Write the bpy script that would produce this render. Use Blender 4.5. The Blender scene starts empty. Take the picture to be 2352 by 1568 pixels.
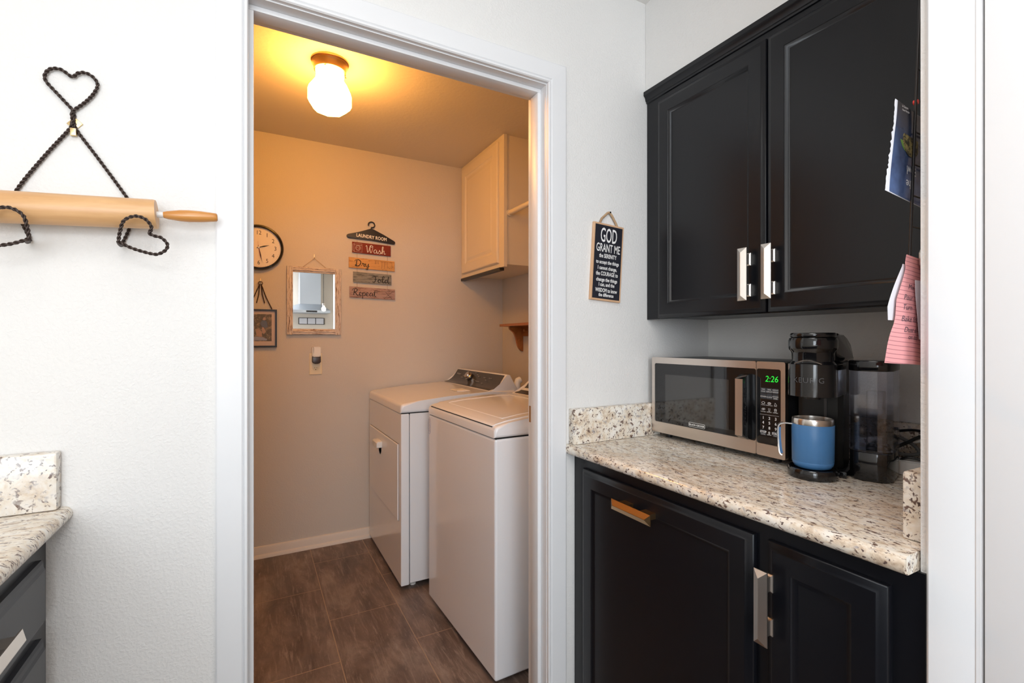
import bpy, bmesh, math, random
from mathutils import Vector, Matrix
C = bpy.context.scene
COL = bpy.context.scene.collection
random.seed(7)
PI = math.pi

# ---------------------------------------------------------------- camera
F_PX = 1100.0
cam_d = bpy.data.cameras.new('camera')
cam_d.sensor_width = 36.0
cam_d.lens = F_PX * 36.0 / 2352.0
cam_d.shift_y = -2.0 / 2352.0
cam_d.clip_start = 0.02
cam_o = bpy.data.objects.new('camera', cam_d)
COL.objects.link(cam_o)
cam_o.location = (0, 0, 1.27)
cam_o.rotation_euler = (PI / 2, 0, -math.radians(28.4))
C.camera = cam_o

# ---------------------------------------------------------------- world, lights, exposure
w = bpy.data.worlds.new('world'); C.world = w; w.use_nodes = True
w.node_tree.nodes['Background'].inputs[0].default_value = (.9, .95, 1, 1)
w.node_tree.nodes['Background'].inputs[1].default_value = 0.3
C.view_settings.view_transform = 'Standard'
C.view_settings.look = 'None'
C.view_settings.gamma = 1.0
C.view_settings.use_curve_mapping = False
C.view_settings.exposure = 0.16

def area(name, loc, rot, sx, sy, power, color):
    d = bpy.data.lights.new(name, 'AREA'); d.shape = 'RECTANGLE'
    d.size = sx; d.size_y = sy; d.energy = power; d.color = color
    o = bpy.data.objects.new(name, d); COL.objects.link(o)
    o.location = loc; o.rotation_euler = rot
    return o
# kitchen ceiling fixture behind the camera, and daylight from the kitchen window, plus an added high fill
area('kitchen_ceiling_light', (0.02, 0.02, 2.43), (0, 0, 0), 0.9, 0.8, 8.6, (1, .975, .95))
area('kitchen_high_fill', (-0.15, -2.2, 2.08), (math.radians(84), 0, math.radians(-8)), 1.3, 0.45, 22, (.95, .975, 1))  # added fill through the doorway, set high so the upper far wall stays darker
area('kitchen_window_light', (-0.45, -2.2, 1.15), (math.radians(90), 0, math.radians(-10)), 0.9, 1.25, 26, (.76, .88, 1))
area('left_window_light', (-0.93, -0.85, 1.50), (math.radians(90), 0, math.radians(-78)), 0.9, 1.0, 18, (.82, .91, 1))

# ---------------------------------------------------------------- materials
def newmat(name):
    m = bpy.data.materials.new(name); m.use_nodes = True
    nt = m.node_tree
    return m, nt, nt.nodes['Principled BSDF']
def N(nt, typ, **kw):
    n = nt.nodes.new(typ)
    for k, v in kw.items():
        if k.startswith('i_'):
            key = k[2:]
            n.inputs[int(key) if key.isdigit() else key].default_value = v
        else: setattr(n, k, v)
    return n
def coords(nt, scale=(1, 1, 1), loc=(0, 0, 0), rot=(0, 0, 0)):
    t = N(nt, 'ShaderNodeTexCoord'); mp = N(nt, 'ShaderNodeMapping')
    mp.inputs['Scale'].default_value = scale; mp.inputs['Location'].default_value = loc
    mp.inputs['Rotation'].default_value = rot
    nt.links.new(t.outputs['Object'], mp.inputs['Vector'])
    return mp.outputs[0]
def noise(nt, vec, scale, detail=2, rough=.5, dist=0):
    n = N(nt, 'ShaderNodeTexNoise'); n.inputs['Scale'].default_value = scale
    n.inputs['Detail'].default_value = detail; n.inputs['Roughness'].default_value = rough
    n.inputs['Distortion'].default_value = dist
    if vec: nt.links.new(vec, n.inputs['Vector'])
    return n.outputs['Fac']
def ramp(nt, fac, stops):
    r = N(nt, 'ShaderNodeValToRGB'); nt.links.new(fac, r.inputs[0])
    els = r.color_ramp.elements
    while len(els) < len(stops): els.new(0.5)
    for e, (p, c) in zip(els, stops):
        e.position = p; e.color = tuple(c) + (1,) if len(c) == 3 else c
    return r.outputs[0]
def mixc(nt, fac, a, b):
    m = N(nt, 'ShaderNodeMix', data_type='RGBA')
    for s, v in ((0, fac), (6, a), (7, b)):
        if isinstance(v, (int, float)): m.inputs[s].default_value = v
        elif isinstance(v, tuple): m.inputs[s].default_value = v if len(v) == 4 else v + (1,)
        else: nt.links.new(v, m.inputs[s])
    return m.outputs[2]
def bump(nt, b, h, strength, dist=.002):
    n = N(nt, 'ShaderNodeBump'); n.inputs['Strength'].default_value = strength
    n.inputs['Distance'].default_value = dist
    nt.links.new(h, n.inputs['Height']); nt.links.new(n.outputs[0], b.inputs['Normal'])
def simple(name, col, rough=.5, metal=0, spec=.5, coat=0, bumps=None, var=0):
    m, nt, b = newmat(name)
    v = coords(nt)
    if var:
        f = noise(nt, v, 6, 3)
        d = tuple(max(0, c * (1 - var)) for c in col)
        nt.links.new(mixc(nt, f, d, tuple(col)), b.inputs['Base Color'])
    else: b.inputs['Base Color'].default_value = tuple(col) + (1,)
    b.inputs['Roughness'].default_value = rough; b.inputs['Metallic'].default_value = metal
    b.inputs['Specular IOR Level'].default_value = spec; b.inputs['Coat Weight'].default_value = coat
    if bumps: bump(nt, b, noise(nt, v, bumps[0], 3, .55), bumps[1], bumps[2] if len(bumps) > 2 else .002)
    return m
def paintwall(name, col, scale=170, st=.35):
    m, nt, b = newmat(name); v = coords(nt)
    b.inputs['Base Color'].default_value = tuple(col) + (1,)
    b.inputs['Roughness'].default_value = .62
    f = noise(nt, v, scale, 3, .5, .3)
    r = ramp(nt, f, [(.42, (0, 0, 0)), (.66, (1, 1, 1))])
    bump(nt, b, r, st, .0012)
    return m
def emis(name, col, s):
    m, nt, b = newmat(name)
    b.inputs['Base Color'].default_value = tuple(col) + (1,)
    b.inputs['Emission Color'].default_value = tuple(col) + (1,)
    b.inputs['Emission Strength'].default_value = s
    return m
def mth_(nt, op, a, bb):
    n = N(nt, 'ShaderNodeMath', operation=op)
    for i, v in enumerate((a, bb)):
        if isinstance(v, (int, float)): n.inputs[i].default_value = v
        else: nt.links.new(v, n.inputs[i])
    return n.outputs[0]
def granite(name, streak, loc=(0, 0, 0), lift=0):
    m, nt, b = newmat(name)
    v = coords(nt, streak, loc); v1 = coords(nt, (1, 1, 1), loc)
    base = ramp(nt, noise(nt, v, 34, 4, .65, .4), [(.30, (.46, .34, .24)), (.41, (.70, .58, .45)), (.50, (.80, .72, .61)), (.66, (.87, .83, .77))])
    tan = ramp(nt, noise(nt, v1, 9, 3, .6), [(.50, (0, 0, 0)), (.68, (1, 1, 1))])
    c = mixc(nt, mth_(nt, 'MULTIPLY', tan, .45), base, (.60, .44, .30))
    g1 = ramp(nt, noise(nt, v, 75, 3, .6, .6), [(.585, (0, 0, 0)), (.635, (1, 1, 1))])
    c = mixc(nt, g1, c, (.17, .105, .08))
    g2 = ramp(nt, noise(nt, v, 130, 2, .6, .3), [(.615, (0, 0, 0)), (.66, (1, 1, 1))])
    c = mixc(nt, g2, c, (.12, .08, .07))
    big = ramp(nt, noise(nt, v1, 22, 4, .7, .4), [(.675, (0, 0, 0)), (.72, (1, 1, 1))])
    c = mixc(nt, big, c, (.10, .07, .07))
    gr = ramp(nt, noise(nt, v, 48, 3, .6), [(.60, (0, 0, 0)), (.70, (1, 1, 1))])
    c = mixc(nt, gr, c, (.42, .38, .37))
    if lift:
        c = mixc(nt, mth_(nt, 'MULTIPLY', ramp(nt, noise(nt, v1, 60, 5, .7), [(.38, (0, 0, 0)), (.62, (1, 1, 1))]), lift), c, (.84, .81, .78))
    nt.links.new(c, b.inputs['Base Color'])
    b.inputs['Roughness'].default_value = .16
    return m
def wood(name, c1, c2, axis, scale=14, rough=.4, stretch=12, c3=None, th=.6):
    m, nt, b = newmat(name)
    s = [stretch] * 3; s[axis] = 1
    v = coords(nt, tuple(s))
    f = noise(nt, v, scale / 4, 5, .6, .8)
    c = ramp(nt, f, [(.3, c1), (.7, c2)])
    if c3:
        g = ramp(nt, noise(nt, v, scale, 4, .7), [(th, (0, 0, 0)), (th + .08, (1, 1, 1))])
        c = mixc(nt, g, c, c3)
    nt.links.new(c, b.inputs['Base Color']); b.inputs['Roughness'].default_value = rough
    bump(nt, b, f, .15, .001)
    return m

M = {}
M['wall'] = paintwall('white_wall_paint', (.80, .785, .765))
M['alcove'] = paintwall('alcove_wall_paint', (.84, .82, .79))
M['lwall'] = paintwall('greige_wall_paint', (.60, .545, .49), 150, .3)
M['lceil'] = paintwall('laundry_ceiling_paint', (.68, .63, .57), 60, .2)
M['ceil'] = simple('ceiling_paint', (.82, .80, .77), .7, bumps=(90, .3))
M['trim'] = simple('white_trim_enamel', (.80, .80, .81), .38, bumps=(12, .03))
M['white_enamel'] = simple('white_appliance_enamel', (.83, .83, .85), .16, coat=.3)
M['white_plastic'] = simple('white_plastic', (.80, .79, .77), .35)
M['black_paint'] = simple('black_cabinet_paint', (.0050, .0053, .0075), .30, spec=.4, bumps=(420, .05, .0005))
M['charcoal_paint'] = simple('charcoal_cabinet_paint', (.035, .036, .042), .36, bumps=(420, .06, .0005))
M['dark_gap'] = simple('dark_gap', (.004, .004, .004), .9)
M['laundry_cab'] = simple('cream_cabinet_paint', (.76, .68, .57), .42, var=.04)
M['nickel'] = simple('brushed_nickel', (.72, .66, .60), .30, 1, bumps=(300, .05))
M['brass'] = simple('brushed_brass', (.58, .37, .18), .30, 1, bumps=(300, .05))
M['gold'] = simple('gold_brass', (.78, .58, .30), .3, 1)
M['steel'] = simple('brushed_stainless', (.70, .63, .575), .30, 1, bumps=(200, .05))
M['hood_steel'] = simple('hood_steel', (.55, .60, .66), .35, .8)
M['black_gloss'] = simple('black_gloss_plastic', (.006, .006, .007), .10, coat=.3)
M['black_plastic'] = simple('black_plastic', (.012, .012, .013), .35)
M['black_satin'] = simple('black_satin_plastic', (.005, .005, .005), .32, spec=.35)
M['black_metal'] = simple('black_wire', (.016, .013, .013), .36, .4)
M['bronze'] = simple('dark_bronze_wire', (.055, .038, .032), .38, .55)
M['blue'] = simple('blue_powder_coat', (.062, .20, .44), .38, bumps=(700, .25, .0006))
M['blue_dark'] = simple('blue_rubber', (.05, .16, .36), .4)
M['mug_steel'] = simple('mug_steel', (.70, .66, .62), .22, 1)
M['maple'] = wood('maple', (.62, .33, .14), (.76, .46, .22), 0, 18, .35, 7, (.52, .28, .12), .66)
M['maple_dark'] = wood('amber_maple', (.52, .20, .045), (.66, .31, .085), 0, 16, .25, 9)
M['orange_wood'] = wood('orange_stained_wood', (.33, .105, .022), (.45, .165, .045), 1, 16, .3, 8)
M['signwood'] = wood('pale_wood_edge', (.62, .36, .20), (.72, .46, .28), 2, 14, .5, 8)
M['paper'] = simple('white_paper', (.76, .76, .80), .8)
M['ink'] = simple('ink', (.10, .07, .09), .8)
M['letter_white'] = simple('white_lettering', (.86, .84, .82), .6)
M['letter_black'] = simple('black_lettering', (.012, .011, .012), .5)
M['sign_black'] = simple('sign_black', (.014, .014, .022), .5)
M['clockface'] = simple('clock_face', (.82, .74, .68), .4)
M['ivory'] = simple('ivory_plastic', (.78, .66, .46), .4)
M['frost'] = simple('frosted_shade', (.80, .78, .76), .4)
M['grey_dark'] = simple('dark_slate_panel', (.030, .027, .027), .22)
M['grey_txt'] = simple('panel_lettering', (.40, .38, .36), .5)
M['rawwood'] = simple('raw_wood', (.50, .27, .12), .8, var=.5)
M['jute'] = wood('jute_cord', (.40, .25, .14), (.60, .42, .26), 2, 60, .9, 1)
M['grey_cord'] = simple('grey_cord', (.12, .12, .12), .5)
M['steel_soft'] = simple('steel_soft', (.55, .5, .46), .3, 1)
m, nt, b = newmat('mirror_glass'); b.inputs['Metallic'].default_value = 1
b.inputs['Base Color'].default_value = (.9, .9, .9, 1); b.inputs['Roughness'].default_value = .01; M['mirror'] = m
def thin_clear(name, tint, refl, rough=.03):
    m = bpy.data.materials.new(name); m.use_nodes = True; nt = m.node_tree
    nt.nodes.remove(nt.nodes['Principled BSDF'])
    tr = N(nt, 'ShaderNodeBsdfTransparent'); tr.inputs[0].default_value = tint + (1,)
    gl = N(nt, 'ShaderNodeBsdfGlossy'); gl.inputs['Roughness'].default_value = rough
    lw = N(nt, 'ShaderNodeLayerWeight'); lw.inputs[0].default_value = refl
    mx = N(nt, 'ShaderNodeMixShader')
    nt.links.new(mth_(nt, 'ADD', mth_(nt, 'MULTIPLY', lw.outputs['Facing'], .55), .05), mx.inputs[0])
    nt.links.new(tr.outputs[0], mx.inputs[1]); nt.links.new(gl.outputs[0], mx.inputs[2])
    nt.links.new(mx.outputs[0], nt.nodes['Material Output'].inputs[0]); return m
M['clear'] = thin_clear('clear_plastic', (.95, .96, 1), .25)
M['water'] = thin_clear('water', (.90, .93, 1), .35)
m, nt, b = newmat('smoked_glass'); b.inputs['Base Color'].default_value = (.008, .008, .009, 1)
b.inputs['Roughness'].default_value = .04; b.inputs['IOR'].default_value = 1.6; M['smoke'] = m
m, nt, b = newmat('window_mesh'); b.inputs['Base Color'].default_value = (.030, .029, .028, 1)
b.inputs['Roughness'].default_value = .06; b.inputs['IOR'].default_value = 1.75; M['mwwin'] = m
M['globe'] = emis('lit_glass_shade', (1, .44, .08), 54)
M['green_led'] = emis('green_led', (.02, .75, .05), .55)
M['bulb'] = emis('lit_bulb', (1, .85, .6), 12)
M['gr_top'] = granite('granite_counter', (1.9, .75, 1))
M['gr_side'] = granite('granite_splash', (1, 1, 1), (3, 1, 2))
M['gr_left'] = granite('granite_left', (.7, 1.6, 1), (5, 2, 0))
M['gr_leftside'] = granite('granite_left_splash', (.8, .8, .8), (7.3, 2, .4), .55)

# floor: brown vinyl tiles, running bond along Y
m, nt, b = newmat('brown_tile_floor')
t = N(nt, 'ShaderNodeTexCoord'); sp = N(nt, 'ShaderNodeSeparateXYZ'); nt.links.new(t.outputs['Object'], sp.inputs[0])
def mth(op, a, bb):
    n = N(nt, 'ShaderNodeMath', operation=op)
    for i, v in enumerate((a, bb)):
        if isinstance(v, (int, float)): n.inputs[i].default_value = v
        else: nt.links.new(v, n.inputs[i])
    return n.outputs[0]
cb = N(nt, 'ShaderNodeCombineXYZ')
nt.links.new(mth('ADD', sp.outputs[1], -1.99 + .63 * 20), cb.inputs[0])
nt.links.new(mth('ADD', sp.outputs[0], -.305 + .308 * 40), cb.inputs[1])
br = N(nt, 'ShaderNodeTexBrick', offset=.5, offset_frequency=2, squash=1)
br.inputs['Scale'].default_value = 1; br.inputs['Mortar Size'].default_value = .0022
br.inputs['Mortar Smooth'].default_value = .3; br.inputs['Bias'].default_value = 0
br.inputs['Brick Width'].default_value = .63; br.inputs['Row Height'].default_value = .308
br.inputs['Color1'].default_value = (0, 0, 0, 1); br.inputs['Color2'].default_value = (1, 1, 1, 1)
nt.links.new(cb.outputs[0], br.inputs['Vector'])
v = coords(nt, (1, .33, 1)); v1 = coords(nt)
c = ramp(nt, noise(nt, v, 9, 6, .65, .5), [(.28, (.066, .042, .034)), (.5, (.155, .108, .088)), (.72, (.31, .24, .20))])
vv = coords(nt, (6, .5, 1))
s1 = ramp(nt, noise(nt, vv, 9, 6, .8, .6), [(.52, (0, 0, 0)), (.70, (1, 1, 1))])
c = mixc(nt, mth('MULTIPLY', s1, .75), c, (.40, .32, .27))
c = mixc(nt, mth('MULTIPLY', ramp(nt, noise(nt, v1, 5, 3, .5), [(.5, (0, 0, 0)), (.7, (1, 1, 1))]), .45), c, (.085, .070, .066))
c = mixc(nt, mth('MULTIPLY', br.outputs['Color'], .14), c, (.20, .15, .12))
sc = ramp(nt, noise(nt, coords(nt, (2.5, 1, 1), (3, 1, 0), (0, 0, .5)), 14, 8, .85, 1.5), [(.60, (0, 0, 0)), (.66, (1, 1, 1))])
c = mixc(nt, mth('MULTIPLY', sc, .6), c, (.46, .37, .31))
c = mixc(nt, br.outputs['Fac'], c, (.36, .25, .17))
nt.links.new(c, b.inputs['Base Color']); b.inputs['Roughness'].default_value = .42
bump(nt, b, mth('SUBTRACT', noise(nt, v1, 60, 4, .6), mth('MULTIPLY', br.outputs['Fac'], 1.5)), .25, .002)
M['floor'] = m

def weathered(name, base, dark, axis, th=.52, scale=16, stretch=9, light=None):
    m, nt, b = newmat(name); s = [stretch] * 3; s[axis] = 1
    v = coords(nt, tuple(s)); 
    f = noise(nt, v, scale, 6, .75, .6)
    c = ramp(nt, f, [(th - .05, base), (th + .04, dark)])
    if light:
        g = ramp(nt, noise(nt, coords(nt, tuple(s), (4, 4, 4)), scale * .6, 4, .6), [(.5, (0, 0, 0)), (.7, (1, 1, 1))])
        c = mixc(nt, g, c, light)
    nt.links.new(c, b.inputs['Base Color']); b.inputs['Roughness'].default_value = .75
    bump(nt, b, f, .3, .001)
    return m
M['mir_frame_v'] = weathered('whitewashed_wood_upright', (.70, .61, .56), (.20, .11, .07), 2, .56)
M['mir_frame_h'] = weathered('whitewashed_wood_rail', (.70, .61, .56), (.20, .11, .07), 0, .56)
M['board_red'] = weathered('red_board', (.20, .025, .012), (.08, .01, .006), 0, .6)
M['board_tan'] = weathered('tan_board', (.62, .33, .12), (.30, .12, .04), 0, .6)
M['board_grey'] = weathered('grey_board', (.25, .25, .24), (.11, .11, .11), 0, .54)
M['board_mauve'] = weathered('mauve_board', (.40, .27, .25), (.18, .10, .09), 0, .56)

# pink lined paper: the lines are printed on it
m, nt, b = newmat('pink_lined_paper')
t = N(nt, 'ShaderNodeTexCoord'); sp = N(nt, 'ShaderNodeSeparateXYZ'); nt.links.new(t.outputs['Object'], sp.inputs[0])
fr = mth('FRACT', mth('MULTIPLY', mth('ADD', sp.outputs[2], mth('MULTIPLY', sp.outputs[0], .08)), 1 / .0068), 0)
ln = mth('LESS_THAN', fr, .13)
nt.links.new(mixc(nt, ln, (.80, .36, .36), (.36, .13, .15)), b.inputs['Base Color'])
b.inputs['Roughness'].default_value = .8
M['pink'] = m
# magazine page: printed dark blue photograph
m, nt, b = newmat('magazine_print')
v = coords(nt)
c = ramp(nt, noise(nt, v, 22, 3, .6), [(.3, (.04, .06, .14)), (.7, (.11, .17, .34))])
t = N(nt, 'ShaderNodeTexCoord'); sp = N(nt, 'ShaderNodeSeparateXYZ'); nt.links.new(t.outputs['Object'], sp.inputs[0])
nt.links.new(mixc(nt, ramp(nt, mth('MULTIPLY', mth('SUBTRACT', sp.outputs[2], 1.505), 6.6), [(.15, (0, 0, 0)), (.95, (1, 1, 1))]), c, (.01, .012, .02)), b.inputs['Base Color'])
b.inputs['Roughness'].default_value = .25; M['mag'] = m
M['food_green'] = simple('printed_green', (.20, .36, .06), .3, var=.6)
M['food_mix'] = weathered('printed_food', (.32, .24, .08), (.04, .03, .015), 0, .5, 90, 1)
M['ph_dark'] = weathered('printed_garden', (.12, .115, .12), (.33, .28, .24), 0, .55, 60, 1)
M['ph_skin'] = simple('printed_tan', (.38, .24, .17), .4)
M['ph_cloth'] = simple('printed_shirt', (.10, .11, .15), .4)
M['ph_blue'] = simple('printed_blue', (.34, .36, .50), .4, var=.3)
M['mat_board'] = simple('mat_board', (.56, .46, .44), .6)
M['glass_tile'] = simple('kitchen_back_wall', (.78, .70, .60), .5)

# ---------------------------------------------------------------- mesh helpers
class MB:
    """collects shapes in world coordinates, links them as ONE mesh object"""
    def __init__(s): s.bm = bmesh.new(); s.mi = 0
    def _fin(s, faces):
        for f in faces: f.material_index = s.mi
    def verts(s, vs): return [s.bm.verts.new(v) for v in vs]
    def faces(s, vs, idx):
        out = []
        for f in idx:
            try: out.append(s.bm.faces.new([vs[i] for i in f]))
            except ValueError: pass
        s._fin(out); return out
    def box(s, x0, x1, y0, y1, z0, z1, bev=0, seg=2):
        x0, x1 = sorted((x0, x1)); y0, y1 = sorted((y0, y1)); z0, z1 = sorted((z0, z1))
        vs = s.verts([(x, y, z) for x in (x0, x1) for y in (y0, y1) for z in (z0, z1)])
        fs = s.faces(vs, [(0, 1, 3, 2), (4, 6, 7, 5), (0, 4, 5, 1), (2, 3, 7, 6), (0, 2, 6, 4), (1, 5, 7, 3)])
        if bev:
            es = list({e for f in fs for e in f.edges})
            r = bmesh.ops.bevel(s.bm, geom=es, offset=bev, segments=seg, affect='EDGES', profile=.5)
            s._fin(r['faces'])
        return s
    def prism(s, pts, mp, d0, d1, bev=0, seg=2):
        """outline pts (a,b) extruded from d0 to d1; mp(a,b,d) -> xyz"""
        n = len(pts)
        vs = s.verts([mp(a, b_, d0) for a, b_ in pts] + [mp(a, b_, d1) for a, b_ in pts])
        idx = [tuple(range(n)), tuple(range(2 * n - 1, n - 1, -1))] + [(i, i + n, (i + 1) % n + n, (i + 1) % n) for i in range(n)]
        fs = s.faces(vs, idx)
        if bev:
            es = list({e for f in fs[:2] for e in f.edges})
            r = bmesh.ops.bevel(s.bm, geom=es, offset=bev, segments=seg, affect='EDGES', profile=.5)
            s._fin(r['faces'])
        return s
    def rings(s, a0, a1, b0, b1, prof, mp, cap=True):
        """concentric rectangles (inset, height), joined; mp(a,b,h) -> xyz"""
        prev = None; first = None
        for ins, h in prof:
            r = s.verts([mp(a, b_, h) for a, b_ in ((a0 + ins, b0 + ins), (a1 - ins, b0 + ins), (a1 - ins, b1 - ins), (a0 + ins, b1 - ins))])
            if prev: s._fin([s.bm.faces.new((prev[i], prev[(i + 1) % 4], r[(i + 1) % 4], r[i])) for i in range(4)])
            prev = r
            first = first or r
        if cap: s._fin([s.bm.faces.new(prev), s.bm.faces.new(first[::-1])])
        return s
    def lathe(s, prof, c=(0, 0, 0), mp=None, n=40, cap=True, squash=None):
        """prof (r,h) round an axis; mp(x,y,h) -> xyz"""
        mp = mp or (lambda x, y, h: (c[0] + x, c[1] + y, c[2] + h))
        prev = None
        for r, h in prof:
            ring = s.verts([mp(r * math.cos(2 * PI * i / n), r * math.sin(2 * PI * i / n), h) for i in range(n)])
            if prev: s._fin([s.bm.faces.new((prev[i], prev[(i + 1) % n], ring[(i + 1) % n], ring[i])) for i in range(n)])
            elif cap and r > 1e-5: s._fin([s.bm.faces.new(ring[::-1])])
            prev = ring
        if cap and prof[-1][0] > 1e-5: s._fin([s.bm.faces.new(prev)])
        return s
    def tube(s, pts, r, n=10, closed=False):
        P = [Vector(p) for p in pts]; m = len(P)
        rr = r if isinstance(r, (list, tuple)) else [r] * m
        up = None; rings = []
        for i in range(m):
            a = P[(i - 1) % m] if (closed or i > 0) else P[i]
            c = P[(i + 1) % m] if (closed or i < m - 1) else P[i]
            t = (c - a)
            t = t.normalized() if t.length > 1e-9 else Vector((0, 0, 1))
            if up is None: up = t.orthogonal().normalized()
            up = (up - t * up.dot(t))
            up = up.normalized() if up.length > 1e-6 else t.orthogonal().normalized()
            q = t.cross(up)
            rings.append(s.verts([P[i] + (up * math.cos(2 * PI * k / n) + q * math.sin(2 * PI * k / n)) * rr[i] for k in range(n)]))
        rng = range(m if closed else m - 1)
        for i in rng:
            A = rings[i]; B = rings[(i + 1) % m]
            s._fin([s.bm.faces.new((A[k], A[(k + 1) % n], B[(k + 1) % n], B[k])) for k in range(n)])
        if not closed: s._fin([s.bm.faces.new(rings[0][::-1]), s.bm.faces.new(rings[-1])])
        return s
    def twist(s, pts, r, pitch, n=3, closed=False, sides=6):
        """a wire of n strands wound round a path"""
        P = resample(pts, pitch / 7)
        up = None; L = 0; strands = [[] for _ in range(n)]
        for i, p in enumerate(P):
            t = (P[min(i + 1, len(P) - 1)] - P[max(i - 1, 0)]).normalized()
            if up is None: up = t.orthogonal().normalized()
            up = (up - t * up.dot(t)).normalized(); q = t.cross(up)
            if i: L += (p - P[i - 1]).length
            for k in range(n):
                a = 2 * PI * (L / pitch + k / n)
                strands[k].append(p + (up * math.cos(a) + q * math.sin(a)) * r * .95)
        for st in strands: s.tube(st, r, sides)
        return s
    def sheet(s, rows, th):
        """grid of points rows[i][j] given thickness th along local normal (approx -Y)"""
        A = [s.verts(r) for r in rows]; B = [s.verts([(x, y + th, z) for x, y, z in r]) for r in rows]
        h, w_ = len(rows), len(rows[0]); fs = []
        for i in range(h - 1):
            for j in range(w_ - 1):
                fs.append(s.bm.faces.new((A[i][j], A[i][j + 1], A[i + 1][j + 1], A[i + 1][j])))
                fs.append(s.bm.faces.new((B[i][j], B[i + 1][j], B[i + 1][j + 1], B[i][j + 1])))
        for i in range(h - 1):
            for j in (0, w_ - 1): fs.append(s.bm.faces.new((A[i][j], A[i + 1][j], B[i + 1][j], B[i][j])))
        for j in range(w_ - 1):
            for i in (0, h - 1): fs.append(s.bm.faces.new((A[i][j], A[i][j + 1], B[i][j + 1], B[i][j])))
        s._fin(fs); return s
    def text(s, body, size, mp, th=.0006, sx=1, align='CENTER', shear=0, bold=0, space=1):
        """lettering as thin raised mesh; mp(x,y,d) -> xyz"""
        c = bpy.data.curves.new('t', 'FONT'); c.body = body; c.size = size; c.align_x = align
        c.shear = shear; c.offset = bold; c.resolution_u = 3; c.space_character = space
        o = bpy.data.objects.new('t', c); COL.objects.link(o)
        dg = bpy.context.evaluated_depsgraph_get(); dg.update()
        me = bpy.data.meshes.new_from_object(o.evaluated_get(dg))
        bpy.data.objects.remove(o); bpy.data.curves.remove(c)
        vs = s.verts([mp(v.co.x * sx, v.co.y, th) for v in me.vertices])
        out = []
        for p in me.polygons:
            try: out.append(s.bm.faces.new([vs[i] for i in p.vertices]))
            except ValueError: pass
        bpy.data.meshes.remove(me)
        s._fin(out); return s
    def build(s, name, mat, parent=None, smooth=35, wn=False, kind=None, label=None):
        bm = s.bm
        bmesh.ops.remove_doubles(bm, verts=bm.verts, dist=1e-6)
        bmesh.ops.recalc_face_normals(bm, faces=bm.faces)
        if parent is not None:
            bm.transform(world_of(parent).inverted())
        me = bpy.data.meshes.new(name); bm.to_mesh(me); bm.free()
        for m_ in (mat if isinstance(mat, (list, tuple)) else [mat]): me.materials.append(m_ if not isinstance(m_, str) else M[m_])
        if smooth:
            me.shade_smooth(); me.set_sharp_from_angle(angle=math.radians(smooth))
        o = bpy.data.objects.new(name, me); COL.objects.link(o)
        if parent is not None: o.parent = parent
        if wn:
            md = o.modifiers.new('wn', 'WEIGHTED_NORMAL'); md.keep_sharp = True
        if kind: o['kind'] = kind
        if label: o['label'] = label
        return o
def world_of(o):
    m_ = Matrix.LocRotScale(o.location, o.rotation_euler, o.scale)
    return (world_of(o.parent) @ m_) if o.parent else m_
def resample(pts, step):
    P = [Vector(p) for p in pts]; out = [P[0]]
    for a, b_ in zip(P, P[1:]):
        k = max(1, int(round((b_ - a).length / step)))
        out += [a.lerp(b_, i / k) for i in range(1, k + 1)]
    return out
def catmull(pts, k=8, closed=False):
    P = [Vector(p) for p in pts]; n = len(P); out = []
    for i in range(n if closed else n - 1):
        p0 = P[(i - 1) % n] if (closed or i > 0) else P[i]
        p1 = P[i]; p2 = P[(i + 1) % n]
        p3 = P[(i + 2) % n] if (closed or i + 2 < n) else p2
        for j in range(k):
            t = j / k
            out.append(.5 * ((2 * p1) + (p2 - p0) * t + (2 * p0 - 5 * p1 + 4 * p2 - p3) * t * t + (3 * p1 - p0 - 3 * p2 + p3) * t ** 3))
    if not closed: out.append(P[-1])
    return out
def thing(name, label, cat, loc, rot=(0, 0, 0), group=None):
    o = bpy.data.objects.new(name, None); COL.objects.link(o)
    o.empty_display_size = .05
    o.location = loc; o.rotation_euler = rot
    o['label'] = label; o['category'] = cat
    if group: o['group'] = group
    return o
def tag(o, label, cat, group=None):
    o['label'] = label; o['category'] = cat
    if group: o['group'] = group
    return o
def copy_tree(o, parent=None):
    c = o.copy(); COL.objects.link(c); c.parent = parent
    for ch in list(o.children): copy_tree(ch, c)
    return c
def struct(name, mb, mat, **k):
    k.setdefault('smooth', 30)
    return mb.build(name, mat, kind='structure', **k)
def rrect(a0, a1, b0, b1, r, n=5):
    out = []
    for cx, cy, s0 in ((a1 - r, b1 - r, 0), (a0 + r, b1 - r, 1), (a0 + r, b0 + r, 2), (a1 - r, b0 + r, 3)):
        for i in range(n + 1):
            t = PI / 2 * (s0 + i / n); out.append((cx + r * math.cos(t), cy + r * math.sin(t)))
    return out
YZ = lambda X: (lambda a, b_, d: (X - d, a, b_))      # faces -X, a = y, b = z
XZ = lambda Y: (lambda a, b_, d: (a, Y - d, b_))      # faces -Y, a = x, b = z

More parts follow.
